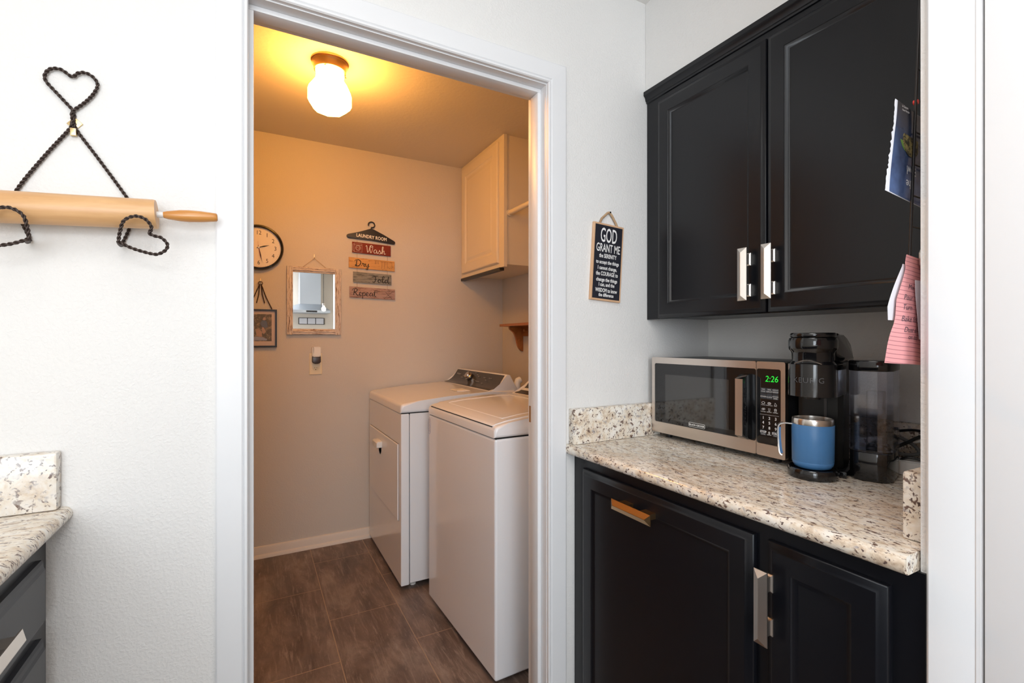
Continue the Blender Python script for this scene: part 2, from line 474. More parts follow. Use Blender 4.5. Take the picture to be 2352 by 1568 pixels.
# ================================================================ THE SETTING
DW = 1.246          # kitchen face of the door wall
DB = 1.352          # laundry face of the door wall
FW = 3.170          # far wall of the laundry
struct('floor', MB().box(-1.2, 2.0, -2.4, 3.4, -.08, 0), 'floor')
struct('ceiling', MB().box(-1.2, 2.0, -2.4, DW + .05, 2.44, 2.52), 'ceil')
struct('ceiling_laundry', MB().box(-1.0, 1.8, DW + .051, 3.3, 2.495, 2.57), 'lceil')
wb = MB()
wb.box(-1.2, -.022, DW, DB, 0, 2.60); wb.box(.803, 1.75, DW, DB, 0, 2.60); wb.box(-.022, .803, DW, DB, 2.067, 2.60)
bmesh.ops.remove_doubles(wb.bm, verts=wb.bm.verts, dist=1e-5)
struct('wall_middle', wb, 'wall', smooth=0)
struct('wall_far', MB().box(-.8, 1.75, FW, FW + .1, 0, 2.60), 'lwall')
struct('wall_right_laundry', MB().box(1.633, 1.75, DB + .001, FW - .001, 0, 2.60), 'lwall')
struct('wall_left_laundry', MB().box(-.8, -.7, DB + .001, FW - .001, 0, 2.60), 'lwall')
struct('wall_right', MB().box(1.52, 1.75, .352, DW - .001, 0, 2.44), 'alcove')
struct('wall_soffit', MB().box(1.202, 1.519, .352, DW - .001, 2.105, 2.44), 'wall')
struct('wall_stub', MB().box(.905, 1.75, -.06, .351, 0, 2.44, .003), 'wall')
struct('wall_left', MB().box(-1.1, -.965, -2.3, DW - .001, 0, 2.44), 'wall')
struct('wall_back', MB().box(-1.1, 1.9, -2.4, -2.30, 0, 2.44), 'glass_tile')
struct('wall_right_kitchen', MB().box(1.75, 1.9, -2.299, -.061, 0, 2.44), 'glass_tile')

# door casing: profiled boards with mitred corners, jamb and stop
cp = [(0, 0), (0, .010), (.003, .012), (.010, .0125), (.050, .0135), (.0525, .011), (.054, .009), (.0555, .0145), (.0605, .0155), (.063, .012), (.063, 0)]   # outer -> inner, height off wall
def casing_piece(xi, xo, zt_i, zt_o, side):
    mb = MB(); n = len(cp)
    W_ = .063
    def pt(u, h, end):
        f = u / W_
        if side == 'L': x = xo + (xi - xo) * f; z = 0 if end == 0 else zt_o + (zt_i - zt_o) * f
        else: x = xo + (xi - xo) * f; z = 0 if end == 0 else zt_o + (zt_i - zt_o) * f
        return (x, DW - h, z)
    vs = mb.verts([pt(u, h, 0) for u, h in cp] + [pt(u, h, 1) for u, h in cp])
    mb.faces(vs, [(i, i + 1, i + 1 + n, i + n) for i in range(n - 1)] + [tuple(range(n)), tuple(range(2 * n - 1, n - 1, -1))])
    return mb
IL, IR, IT = -.0095, .7935, 2.059
OL, OR, OT = IL - .063, IR + .068, IT + .066
frame = bpy.data.objects.new('door_1', None); COL.objects.link(frame); frame.location = (.39, DW, 0); frame['kind'] = 'structure'
frame.empty_display_size = .05
casing_piece(IL, OL, IT, OT, 'L').build('casing', 'trim', frame, 25)
casing_piece(IR, OR, IT, OT, 'R').build('casing', 'trim', frame, 25)
mb = MB(); n = len(cp)
vs = mb.verts([(OL + (IL - OL) * u / .063, DW - h, OT + (IT - OT) * u / .063) for u, h in cp] + [(OR + (IR - OR) * u / .063, DW - h, OT + (IT - OT) * u / .063) for u, h in cp])
mb.faces(vs, [(i, i + 1, i + 1 + n, i + n) for i in range(n - 1)] + [tuple(range(n)), tuple(range(2 * n - 1, n - 1, -1))])
mb.build('casing', 'trim', frame, 25)
mb = MB()
mb.box(-.022, -.0105, DW - .002, DB, 0, 2.056); mb.box(.7925, .803, DW - .002, DB, 0, 2.056); mb.box(-.022, .803, DW - .002, DB, 2.056, 2.067)
mb.build('jamb', 'trim', frame, 0)
mb = MB()
mb.box(-.0105, .0015, 1.275, 1.318, 0, 2.044, .0015); mb.box(.7805, .7925, 1.275, 1.318, 0, 2.044, .0015); mb.box(-.0105, .7925, 1.275, 1.318, 2.044, 2.056, .0015)
mb.build('door_stop', 'trim', frame, 30)
MB().box(.7918, .7932, 1.331, 1.348, 1.005, 1.058, .0004).build('strike_mortise', 'rawwood', frame, 0, label='bare wood strike mortise in the white jamb')

# right hand casing on the end of the stub wall, and the white door beside it
mb = MB()
c2 = [(.338, 0), (.338, .011), (.335, .0135), (.284, .0135), (.2825, .0130), (.281, .0140), (.276, .0140), (.2745, .012), (.2735, 0)]
n = len(c2)
vs = mb.verts([(.905 - h, y, 0) for y, h in c2] + [(.905 - h, y, 2.44) for y, h in c2])
mb.faces(vs, [(i, i + 1, i + 1 + n, i + n) for i in range(n - 1)] + [tuple(range(n)), tuple(range(2 * n - 1, n - 1, -1))])
struct('trim_1', mb, 'trim', smooth=25)
struct('trim_2', MB().box(.889, .9045, -.05, .2715, 0, 2.44, .001), 'trim')
# baseboard with quarter round along the far wall
mb = MB()
mb.prism([(FW, 0), (FW - .012, 0), (FW - .012, .055), (FW - .008, .064), (FW, .066)], lambda a, b_, d: (d, a, b_), -.7, 1.633)
mb.prism([(FW - .012, 0), (FW - .024, 0), (FW - .0235, .009), (FW - .019, .017), (FW - .012, .021)], lambda a, b_, d: (d, a, b_), -.7, 1.633)
m_bb = weathered('scuffed_baseboard', (.72, .66, .60), (.40, .30, .24), 0, .70, 9, 4)
struct('baseboard_far', mb, m_bb)

# ================================================================ LEFT SIDE OF THE KITCHEN
o = MB().box(-.955, -.33, 1.219, DW - .0005, .9455, 1.056, .004).build('granite_backsplash', 'gr_leftside')
tag(o, 'short speckled granite backsplash on the left countertop under the rolling pin', 'backsplash')
def bullnose(x_edge, dirx, xb, y0, y1, r=.015, zc=.930, zt=.945, zb=.915):
    """profile with a rounded front edge; extruded along y"""
    p = [(xb, zb), (xb, zt)]
    for i in range(9):
        t = PI / 2 - PI * i / 8
        p.append((x_edge - dirx * r + dirx * r * math.cos(t), zc + r * math.sin(t)))
    return MB().prism(p, lambda a, b_, d: (a, d, b_), y0, y1)
o = bullnose(-.313, 1, -.96, -1.6, DW - .0005).build('granite_countertop', 'gr_left', smooth=40)
tag(o, 'speckled granite countertop with rounded edge on the left of the doorway', 'countertop')
cab = thing('drawer_cabinet', 'charcoal drawer cabinet under the left granite counter', 'cabinet', (-.65, .5, 0))
mb = MB().box(-.955, -.353, -1.6, DW - .001, .09, .9145)
mb.build('body', 'charcoal_paint', cab, 0)
DOORP = [(0, 0), (0, .009), (.004, .0125), (.010, .0145), (.014, .018), (.018, .018)]
def pull(name, parent, mat, a0, a1, b0, b1, mp, off, post_a, vertical=True, pw=.034):
    """faceted bar pull on two bent posts; mp(a,b,h)"""
    h_ = min(a1 - a0, b1 - b0) / 2
    bar = MB().rings(a0, a1, b0, b1, [(0, off), (0, off + .0022), (h_ * .96, off + .010)], mp).build(name, mat, parent, 0)
    for p in post_a:
        mb = MB()
        if vertical:
            am = (a0 + a1) / 2
            mb.rings(am - .009, am + .004, p - pw / 2, p + pw / 2, [(0, 0), (0, .0035), (.003, .006), (.003, off + .001)], mp)
        else:
            bm_ = (b0 + b1) / 2
            mb.rings(p - pw / 2, p + pw / 2, bm_ - .002, bm_ + .012, [(0, 0), (0, .002), (.0, off + .001)], mp)
        mb.build('post', mat, bar, 0)
    return bar
mpL = lambda a, b_, d: (-.353 + d, a, b_)
for z0, z1, hz in ((.745, .864, .8215), (.60, .719, .672), (.455, .574, .53)):
    d = MB().rings(.645, 1.194, z0, z1, DOORP, mpL).build('drawer', 'charcoal_paint', cab, 0)
    pull('handle', d, 'nickel', .845, .990, hz - .0125, hz + .0125, lambda a, b_, h: (-.335 + h, a, b_), .026, (.955, .885), False)
for z0, z1, hz in ((.745, .864, .8215), (.60, .719, .672)):
    for q in range(4):
        d = MB().rings(.09 - .555 * q if q < 3 else -1.59, .628 - .555 * q, z0, z1, DOORP, mpL).build('drawer', 'charcoal_paint', cab, 0)

# ---------------------------------------------------------------- rolling pin and its wire hanger
TOPHEART = [(-0.3109, 1.7225), (-0.334, 1.7492), (-0.3515, 1.7708), (-0.3513, 1.7853), (-0.3428, 1.7963), (-0.3296, 1.7983), (-0.3208, 1.7933), (-0.312, 1.7884), (-0.3031, 1.7982), (-0.2917, 1.8012), (-0.2802, 1.7952), (-0.2738, 1.782), (-0.2802, 1.7624), (-0.2939, 1.7416), (-0.3109, 1.7225)]
RARM = [(-0.3114, 1.7229), (-0.3127, 1.7107), (-0.3102, 1.697), (-0.3036, 1.681), (-0.2737, 1.6359), (-0.2274, 1.5631), (-0.2139, 1.5363), (-0.2239, 1.4993), (-0.2338, 1.4716)]
LARM = [(-0.3114, 1.7229), (-0.3107, 1.7111), (-0.3133, 1.6943), (-0.3169, 1.6842), (-0.3521, 1.6274), (-0.3918, 1.5553), (-0.3965, 1.5251), (-0.3846, 1.4922), (-0.3743, 1.4636)]
RHEART = [(-0.2248, 1.4576), (-0.2222, 1.4785), (-0.2163, 1.4991), (-0.2001, 1.5094), (-0.1852, 1.5064), (-0.1761, 1.4963), (-0.1741, 1.4872), (-0.1777, 1.4792), (-0.1699, 1.4745), (-0.1582, 1.4718), (-0.1486, 1.4599), (-0.1519, 1.4479), (-0.164, 1.4393), (-0.1761, 1.4395), (-0.2001, 1.4458), (-0.215, 1.4523), (-0.2248, 1.4576)]
hg = thing('wire_hanger', 'dark twisted wire hanger with hearts holding the rolling pin on the wall', 'hanger', (-.311, 1.24, 1.46))
TW = dict(r=.0018, pitch=.0165, n=2, sides=8)
mb = MB(); mb.twist(catmull([(x, 1.239, z) for x, z in TOPHEART], 6), **TW)
mb.build('top_heart', 'bronze', hg, 60)
Yw = 1.240
mb = MB()
mb.twist(catmull([(x, Yw - (.003 * math.sin(i * 2) if i < 4 else 0), z) for i, (x, z) in enumerate(RARM)] + [(-.2335, 1.225, 1.462), (-.2290, 1.185, 1.458)] + [(-0.2248, 1.155, 1.4576)], 6), **TW)
mb.build('arm', 'bronze', hg, 60)
mb = MB()
mb.twist(catmull([(x, Yw + (.003 * math.sin(i * 2) if i < 4 else 0), z) for i, (x, z) in enumerate(LARM)] + [(-.373, 1.225, 1.455), (-.362, 1.185, 1.452), (-.3495, 1.155, 1.4508)], 6), **TW)
mb.build('arm', 'bronze', hg, 60)
mb = MB(); mb.twist(catmull([(x, 1.155, z) for x, z in RHEART], 6), **TW)
mb.build('cradle_heart', 'bronze', hg, 60)
LH = [(-0.3495 - (x + .2248), z - .0068) for x, z in RHEART]
mb = MB(); mb.twist(catmull([(x, 1.155, z) for x, z in LH], 6), **TW)
mb.build('cradle_heart', 'bronze', hg, 60)
hk = MB()
hk.prism([(-.3225, 1.697), (-.3102, 1.7115), (-.2975, 1.7000), (-.3102, 1.6845)], XZ(DW), 0, .003, .0008)
hk.prism([(-.3155, 1.687), (-.3065, 1.687), (-.3055, 1.6735), (-.3150, 1.6725)], XZ(DW), .002, .011, .001)
tag(hk.build('wall_hook', 'gold', smooth=30), 'small gold hook on the wall behind the twisted wire', 'hook')
pn = thing('rolling_pin', 'maple rolling pin resting in the wire hearts beside the doorway', 'rolling pin', (-.172, 1.199, 1.526), (0, -math.radians(3.6), 0))
AX = lambda x, y, h: tuple(world_of(pn) @ Vector((h, x, y)))
MB().lathe([(.0, -.30), (.0285, -.30), (.0292, -.297), (.0292, -.003), (.0282, 0), (.0, 0)], mp=AX, n=48, cap=False).build('barrel', 'maple', pn, 40)
MB().lathe([(.0, 0), (.0062, 0), (.0062, .007), (.005, .012), (0, .012)], mp=AX, n=24, cap=False).build('collar', 'white_plastic', pn, 40)
MB().lathe([(0, .011), (.0062, .011), (.0082, .018), (.0115, .040), (.0122, .055), (.0115, .075), (.0092, .098), (.0085, .1035), (.0065, .1055), (0, .1055)], mp=AX, n=28, cap=False).build('handle', 'maple_dark', pn, 50)

# ================================================================ SERENITY SIGN
sg = thing('wall_plaque', 'black wooden plaque with white serenity prayer lettering beside the black cabinet', 'sign', (1.017, DW, 1.4), (0, math.radians(3.6), 0))
def sgm(a, b_, d): return tuple(world_of(sg) @ Vector((a, -d, b_)))
MB().prism([(-.0625, 0), (.0625, 0), (.0625, .253), (-.0625, .253)], sgm, .0005, .0105, .0008, 1).build('board', 'signwood', sg, 30)
MB().prism([(-.0565, .006), (.0565, .006), (.0565, .247), (-.0565, .247)], sgm, .0106, .0110).build('painted_face', 'sign_black', sg, 0)
mb = MB()
def ln_(txt, z, size, sx, **k): mb.text(txt, size, lambda x, y, d: sgm(x, z + y, .0113), sx=sx, **k)
ln_('GOD', .1925, .066, .46, bold=.0006); ln_('GRANT ME', .160, .038, .53, bold=.0004)
for t_, z, s_, x_ in (('the SERENITY', .1385, .0185, .66), ('to accept the things', .1185, .0165, .72), ('I cannot change,', .0995, .0165, .74), ('the COURAGE to', .0800, .0185, .66), ('change the things', .0610, .0165, .76), ('I can, and the', .0450, .0165, .74), ('WISDOM to know', .0260, .0175, .66), ('the difference', .0115, .0155, .72)):
    ln_(t_, z + .002, s_, x_, bold=.0004)
mb.build('lettering', 'letter_white', sg, 0)
mb = MB()
mb.twist([tuple(world_of(sg) @ Vector(p)) for p in [(-.036, -.006, .2525), (-.030, -.007, .268), (-.008, -.008, .2900), (.0, -.008, .2935), (.012, -.008, .283), (.030, -.007, .262), (.036, -.006, .2525)]], r=.0021, pitch=.010)
mb.build('jute_loop', 'jute', sg, 60)
tag(MB().lathe([(0, 0), (.0025, 0), (.003, .001), (.0012, .0015), (.0012, .02)], mp=lambda x, y, h: (1.0365 + x, DW - .013 + h, 1.6925 + y), n=12, cap=False).build('nail', 'black_metal'), 'small dark nail holding the loop of the serenity plaque', 'nail')

# ================================================================ UPPER CABINET (black)
uc = thing('wall_cabinet', 'black upper cabinet with two doors and crown above the microwave', 'cabinet', (1.36, .8, 1.343))
mb = MB(); mb.box(1.209, 1.5195, .353, DW - .0015, 1.349, 2.105)
mb.box(1.2085, 1.229, .353, DW - .0015, 1.343, 2.104)
mb.build('body', 'black_paint', uc, 0)
MB().prism([(1.209, 2.072), (1.206, 2.080), (1.206, 2.100), (1.2035, 2.104), (1.2020, 2.112), (1.1955, 2.120), (1.1925, 2.123), (1.1925, 2.131), (1.209, 2.131)][::-1] if False else
           [(1.2088, 2.092), (1.2045, 2.094), (1.2035, 2.099), (1.2010, 2.101), (1.1990, 2.110), (1.1950, 2.116), (1.1918, 2.118), (1.1918, 2.131), (1.2088, 2.131)],
           lambda a, b_, d: (a, d, b_), .353, DW - .0015).build('crown_moulding', 'black_paint', uc, 30)
UD = [(0, 0), (0, .012), (.003, .0145), (.008, .0150), (.0105, .0185), (.0135, .0190), (.0475, .0190), (.0485, .0165), (.0520, .0155), (.0550, .0100), (.0570, .0085), (.060, .0085)]
for y0, y1 in ((.7955, 1.182), (.402, .7915)):
    d = MB().rings(y0, y1, 1.345, 2.070, UD, YZ(1.2088)).build('door', 'black_paint', uc, 62, wn=True)
    ya = (.8295, .857) if y0 > .7 else (.761, .7885)
    pull('handle', d, 'nickel', ya[0], ya[1], 1.378, 1.520, lambda a, b_, h: (1.190 - h, a, b_), .026, (1.407, 1.491))

# ================================================================ BASE CABINET (black), COUNTER, SPLASHES
lc = thing('base_cabinet', 'black base cabinet under the right granite counter', 'cabinet', (1.2, .8, 0))
mb = MB(); mb.box(.9005, 1.5195, .3525, DW - .0015, .09, .9145); mb.box(.8990, .9046, .3415, DW - .0015, .09, .9145); mb.box(.96, 1.5, .3525, DW - .0015, 0, .09)
mb.build('body', 'black_paint', lc, 0)
LD = [(0, 0), (0, .008), (.003, .0125), (.010, .0150), (.0140, .0195), (.0160, .0200), (.0500, .0200), (.0520, .0150), (.060, .0125), (.062, .0125)]
d = MB().rings(.617, 1.187, .13, .880, LD, YZ(.8988)).build('door', 'black_paint', lc, 62, wn=True)
pull('handle', d, 'brass', .868, 1.013, .8155, .8430, lambda a, b_, h: (.879 - h, a, b_), .024, (.893, .972), False)
d = MB().rings(.384, .588, .13, .880, LD, YZ(.8988)).build('door', 'black_paint', lc, 62, wn=True)
pull('handle', d, 'nickel', .5645, .592, .690, .832, lambda a, b_, h: (.879 - h, a, b_), .026, (.719, .803))
o = bullnose(.858, -1, 1.5195, .352, DW - .0005).build('granite_countertop', 'gr_top', smooth=40)
tag(o, 'speckled granite countertop with rounded edge under the microwave and coffee maker', 'countertop')
o = MB().box(.8765, 1.5195, 1.217, DW - .0005, .9455, 1.0555, .003).build('granite_backsplash', 'gr_side')
tag(o, 'granite backsplash on the doorway wall to the left of the microwave', 'backsplash')
o = MB().box(1.492, 1.5195, .389, 1.2165, .9455, 1.0555, .003).build('granite_backsplash', 'gr_side')
tag(o, 'granite backsplash on the alcove wall behind the microwave and coffee maker', 'backsplash')
o = MB().box(.940, 1.5195, .353, .3885, .9455, 1.0555, .004).build('granite_backsplash', 'gr_side')
tag(o, 'granite backsplash end piece standing on the counter by the right casing', 'backsplash')

# ================================================================ MICROWAVE
mw = thing('microwave', 'black and stainless microwave oven on the granite counter', 'microwave', (1.34, .98, .9455))
S_ = .981
mp = lambda k, z, d: (1.213 - d, 1.212 - k * S_, .963 + z * S_)       # k along the front, z up, d towards the room
MB().box(1.2132, 1.465, .7500, 1.2085, .965, 1.2125, .004).build('body', 'black_plastic', mw, 30)
for y in (.79, 1.17):
    for x in (1.235, 1.43):
        MB().lathe([(.010, 0), (.011, .004), (.011, .0205)], (x, y, .9455), n=16).build('foot', 'black_plastic', mw, 40)
def hollow(mbx, outer, inner, mp, d0, d1):
    n = len(outer)
    A = mbx.verts([mp(a, b_, d1) for a, b_ in outer]); B = mbx.verts([mp(a, b_, d1) for a, b_ in inner])
    A0 = mbx.verts([mp(a, b_, d0) for a, b_ in outer]); B0 = mbx.verts([mp(a, b_, d0) for a, b_ in inner])
    for i in range(n):
        j = (i + 1) % n
        mbx._fin([mbx.bm.faces.new((A[i], A[j], B[j], B[i])), mbx.bm.faces.new((A0[i], A0[j], A[j], A[i])), mbx.bm.faces.new((B[i], B[j], B0[j], B0[i])), mbx.bm.faces.new((B0[i], B0[j], A0[j], A0[i]))])
KS = .3930
dr = MB(); hollow(dr, rrect(0, KS - .0006, 0, .256, .005), rrect(.0137, KS - .0010, .036, .2355, .006), mp, 0, .014)
door = dr.build('door', 'steel', mw, 30)
MB().prism(rrect(.0139, KS - .0012, .0362, .2352, .0055), mp, .002, .0125).build('glass', 'smoke', door, 30)
MB().prism(rrect(.0600, .3050, .0500, .1990, .002), mp, .0125, .0127).build('window', 'mwwin', door, 0)
pl = MB(); hollow(pl, rrect(KS + .0006, .4750, 0, .256, .005), rrect(KS + .0010, .4627, .0325, .2365, .006), mp, 0, .014)
pl.build('side_frame', 'steel', mw, 30)
panel = MB().prism(rrect(KS + .0012, .4625, .0328, .2362, .0055), mp, .002, .0125).build('control_panel', 'smoke', mw, 30)
T = lambda k, z, dd=.0131: (lambda x, y, d: mp(k + x, z + y, dd))
MB().text('2:26', .023, T(.4365, .202), sx=.95, shear=.15).build('clock_display', 'green_led', panel, 0)
mb = MB()
for i, (a, b_) in enumerate((('1', .100), ('4', .087), ('7', .0735))):
    for j in range(3): mb.text(str(int(a) + j), .0105, T(.4129 + j * .0177, b_), bold=.0002)
mb.text('STOP', .0078, T(.4129, .0625), bold=.0002); mb.text('0', .0100, T(.4300, .0605), bold=.0002); mb.text('START', .0078, T(.4480, .0620), bold=.0002, sx=.9)
for k, t_ in ((.4129, 'CANCEL'), (.4300, 'MEMORY'), (.4480, '+30 SEC')): mb.text(t_, .0036, T(k, .0575), sx=.9)
for k, t1, t2 in ((.4129, 'TIME', 'COOK'), (.4300, 'TIME', 'DEFROST'), (.4475, 'WEIGHT', 'DEFROST')):
    mb.text(t1, .0046, T(k, .1790)); mb.text(t2, .0046, T(k, .1735), sx=.9)
mb.text('POWER', .0048, T(.4129, .1595)); mb.text('CLOCK', .0048, T(.4300, .1590)); mb.text('KITCHEN', .0044, T(.4475, .1615), sx=.9); mb.text('TIMER', .0044, T(.4475, .1565))
for k, t1, t2 in ((.4129, 'POTATO', 'VEGETABLE'), (.4300, 'DINNER PLATE', 'BEVERAGE'), (.4475, 'PIZZA', 'POPCORN')):
    mb.text(t1, .0034, T(k, .1370), sx=.85); mb.text(t2, .0034, T(k, .1190), sx=.85)
def pic(k, z, pts, closed=True):
    mb.tube([mp(k + x * .0045, z + y * .0045, .0128) for x, y in pts], .0004, 5, closed)
circ = [(math.cos(t * PI / 8), .65 * math.sin(t * PI / 8)) for t in range(16)]
pic(.4129, .1440, circ); pic(.4300, .1435, circ); pic(.4300, .1435, [(.5 * x, .5 * y) for x, y in circ]); pic(.4475, .1425, [(-.7, -.6), (.9, -.5), (-.3, .9)])
pic(.4115, .1265, [(.6 * x, .8 * y) for x, y in circ]); pic(.4150, .1270, [(.6 * x, .8 * y) for x, y in circ])
pic(.4300, .1260, [(-.5, .9), (.5, .9), (.3, -.9), (-.3, -.9)]); pic(.4475, .1260, [(-.7, .6), (.7, .6), (.45, -.8), (-.45, -.8)]); pic(.4475, .1285, [(.6 * x, .8 * y) for x, y in circ])
mb.prism([(.4570, .1119), (.4027, .1119), (.4027, .1123), (.4570, .1123)], mp, .0126, .0130)
mb.build('lettering', 'letter_white', panel, 0)
pad_m = simple('button_pad', (.045, .052, .062), .4)
for k0, z0 in [(k0, z0) for k0 in (.4050, .4220, .4395) for z0 in (.1705, .1550)] + [(.4045, .0560), (.4395, .0560)]:
    MB().prism(rrect(k0, k0 + .0160, z0, z0 + .0142, .001), mp, .0125, .0128).build('button_pad', pad_m, panel, 0)
mb = MB(); mb.text('BLACK+DECKER', .0078, T(.1900, .0442, .0129), bold=.0002)
mb.tube([mp(a, b_, .0128) for a, b_ in rrect(.1595, .2205, .0405, .0535, .003)], .0005, 5, True)
mb.build('logo', 'letter_white', door, 0)
# handle: deep black block with bevelled ends and a stainless strip on its nose
# nose plane 3.6 cm in front of the frame
hk0, hk1 = .3540, .3800
hz0, hz1 = .043, .214
MB().prism([(hz0 - .006, .012), (hz0 - .004, .030), (hz0 + .006, .050), (hz1 - .006, .050), (hz1 + .004, .030), (hz1 + .006, .012)],
           lambda a, b_, d: mp(d, a, b_), hk0, hk1 - .001, .0015).build('handle', 'black_gloss', door, 30)
MB().prism([(hk0 + .001, hz0 + .007), (hk1 - .002, hz0 + .007), (hk1 - .002, hz1 - .007), (hk0 + .001, hz1 - .007)], mp, .0503, .0515).build('handle_strip', 'steel', door, 0)

# ================================================================ COFFEE MAKER, MUG
KX, KY, KZ = 1.1775, .6655, .9455
PH = math.radians(16)
e1 = (math.cos(PH), math.sin(PH)); e2 = (math.sin(PH), -math.cos(PH))
KM = lambda a, b_, z: (KX + a * e1[0] + b_ * e2[0], KY + a * e1[1] + b_ * e2[1], z)      # a = towards the back, b = to the right as seen
km = thing('coffee_maker', 'black pod coffee maker with clear water tank on the granite counter', 'coffee maker', (KX, KY, KZ))
mb = MB()
mb.lathe([(.0, 0), (.0500, 0), (.0525, .004), (.0525, .020), (.050, .023), (.047, .0235), (.047, .021), (.0, .021)], (KX, KY, KZ), n=48, cap=False)
mb.build('drip_tray', 'black_gloss', km, 40)
MB().prism([(.03, -.045), (.03, .062), (.150, .062), (.205, .034), (.205, -.022), (.06, -.045)], KM, KZ, KZ + .016, .004).build('foot_plate', 'black_gloss', km, 40)
bodyp = [(.058, -.045), (.052, -.03), (.052, .040), (.062, .050), (.12, .050), (.205, .034), (.205, -.020)]
MB().prism(bodyp, KM, KZ + .0162, KZ + .272, .004).build('body', 'black_satin', km, 40)
MB().prism([(.0495, .012), (.0495, .018), (.0530, .018), (.0530, .012)], KM, KZ + .03, KZ + .19).build('front_seam', 'grey_dark', km, 0)
def dshape(r, x1, hw, n=22):
    pts = [(x1, hw), (x1, -hw)]
    for i in range(n + 1):
        t = -PI / 2 - PI * i / n
        pts.append((r * math.cos(t), r * math.sin(t)))
    return pts
hh = MB().prism(dshape(.0510, .085, .0510), KM, 1.139, 1.214, .002).build('brew_head', 'black_gloss', km, 40)
mb = MB()
def cyl_txt(x, y, d):
    ang = PI + x / .0510 + .05
    return KM(.0521 * math.cos(ang), -.0521 * math.sin(ang) , 1.172 + y)
mb.text('KEURIG', .0175, cyl_txt, space=1.12); mb.build('logo', simple('faint_logo', (.10, .10, .105), .4), hh, 0)
MB().lathe([(.0, 1.130), (.016, 1.130), (.018, 1.139)], (KX, KY, 0), n=24, cap=False).build('nozzle', 'black_plastic', hh, 40)
mb = MB()
mb.lathe([(.0, 1.214), (.0475, 1.214), (.0455, 1.217), (.0430, 1.221), (.0440, 1.240), (.0455, 1.2445), (.0495, 1.249), (.0510, 1.254), (.0510, 1.270), (.0490, 1.276), (.0440, 1.2775), (.0, 1.2775)], (KX, KY, 0), n=56, cap=False)
mb.build('lid', 'black_gloss', km, 30)
MB().lathe([(0, 1.2775), (.046, 1.2775), (.0475, 1.280), (.0475, 1.2855), (.045, 1.2885), (0, 1.289)], (KX, KY, 0), n=48, cap=False).build('lid_cap', 'black_gloss', km, 40)
mb = MB()
mb.prism([(.010, 1.222), (.010, 1.287), (.045, 1.289), (.085, 1.284), (.125, 1.275), (.165, 1.260), (.195, 1.243), (.208, 1.226), (.210, 1.2175), (.06, 1.2175)], lambda a, b_, d: KM(a, d, b_), -.045, .045, .008, 3)
mb.build('rear_hood', 'black_gloss', km, 40)
lv = MB(); lv.tube(catmull([KM(-.0485 * math.cos(t), -.0485 * math.sin(t) * -1, 1.2155 + .008 * math.cos(t * 2.6)) for t in (-.6, -.45, -.2, .0, .2, .45, .6)], 4), .0012, 6)
lv.build('handle_rim', 'steel_soft', km, 40)
def tankshape(g=0):
    return [(.150 - g, .061 + g), (.062 + g, .061 + g), (.046 + g, .073 + g * .6), (.041 + g, .090), (.041 + g, .118), (.048 + g, .135 - g * .6), (.066 + g, .145 - g), (.150 - g, .145 - g)]
MB().prism(tankshape(.001), KM, KZ, KZ + .066, .003).build('tank_base', 'black_gloss', km, 30)
MB().prism(tankshape(-.001), KM, 1.199, 1.2235, .003).build('tank_lid', 'black_gloss', km, 30)
def shell(gs, z0, z1):
    mb = MB(); o_, i_ = tankshape(gs), tankshape(gs + .0022)
    n = len(o_)
    V = [mb.verts([KM(a, b_, z) for a, b_ in P]) for P, z in ((o_, z0), (o_, z1), (i_, z1), (i_, z0 + .0025))]
    for A, B in zip(V, V[1:]): mb._fin([mb.bm.faces.new((A[i], A[(i + 1) % n], B[(i + 1) % n], B[i])) for i in range(n)])
    mb._fin([mb.bm.faces.new(V[0][::-1]), mb.bm.faces.new(V[3])])
    return mb
tk = shell(0, KZ + .067, 1.1985).build('water_tank', 'clear', km, 20)
MB().prism(tankshape(.0028), KM, KZ + .0700, 1.102, .0015).build('water', 'water', tk, 20)
MB().prism(rrect(.085, .115, .090, .124, .004), KM, KZ + .0705, 1.150, .002).build('intake_column', 'clear', tk, 30)
for a_, b_, r_ in ((.070, .103, .011), (.085, .130, .008)):
    MB().lathe([(0, 0), (r_, 0), (r_, .006), (r_ * .6, .009), (r_ * .6, .013), (0, .013)], KM(a_, b_, KZ + .0712), n=20, cap=False).build('valve', 'black_plastic', tk, 40)

mg = thing('travel_mug', 'blue insulated mug with steel rim on the coffee maker tray', 'mug', (KX, KY, KZ + .0212))
z0 = KZ + .0214
mug = MB().lathe([(0, .001), (0.0313, .001), (0.0377, .0035), (0.0414, .0090), (0.0431, .0150), (0.0432, .0168), (0.0429, .0175), (0.0434, .0182), (0.0443, .104), (0.0440, .1045), (0.0436, .1045)], (KX, KY, z0), n=64, cap=False).build('body', 'blue', mg, 50)
MB().lathe([(0.0433, .1046), (0.0433, .1140), (0.0427, .1180), (0.0419, .1188), (0.0408, .1180), (0.0405, .112), (0.0396, .03), (0.0368, .012), (0, .010)], (KX, KY, z0), n=64, cap=False).build('steel_liner', 'mug_steel', mg, 50)
ang = math.radians(129)     # handle points to the microwave side
hx, hy = math.cos(ang), math.sin(ang)
hp = lambda r, z: (KX + hx * r, KY + hy * r, z0 + z)
HP = [(.043, .103), (.060, .1035), (.0695, .100), (.0735, .090), (.0728, .055), (.0710, .034), (.0680, .027), (.0645, .026)]
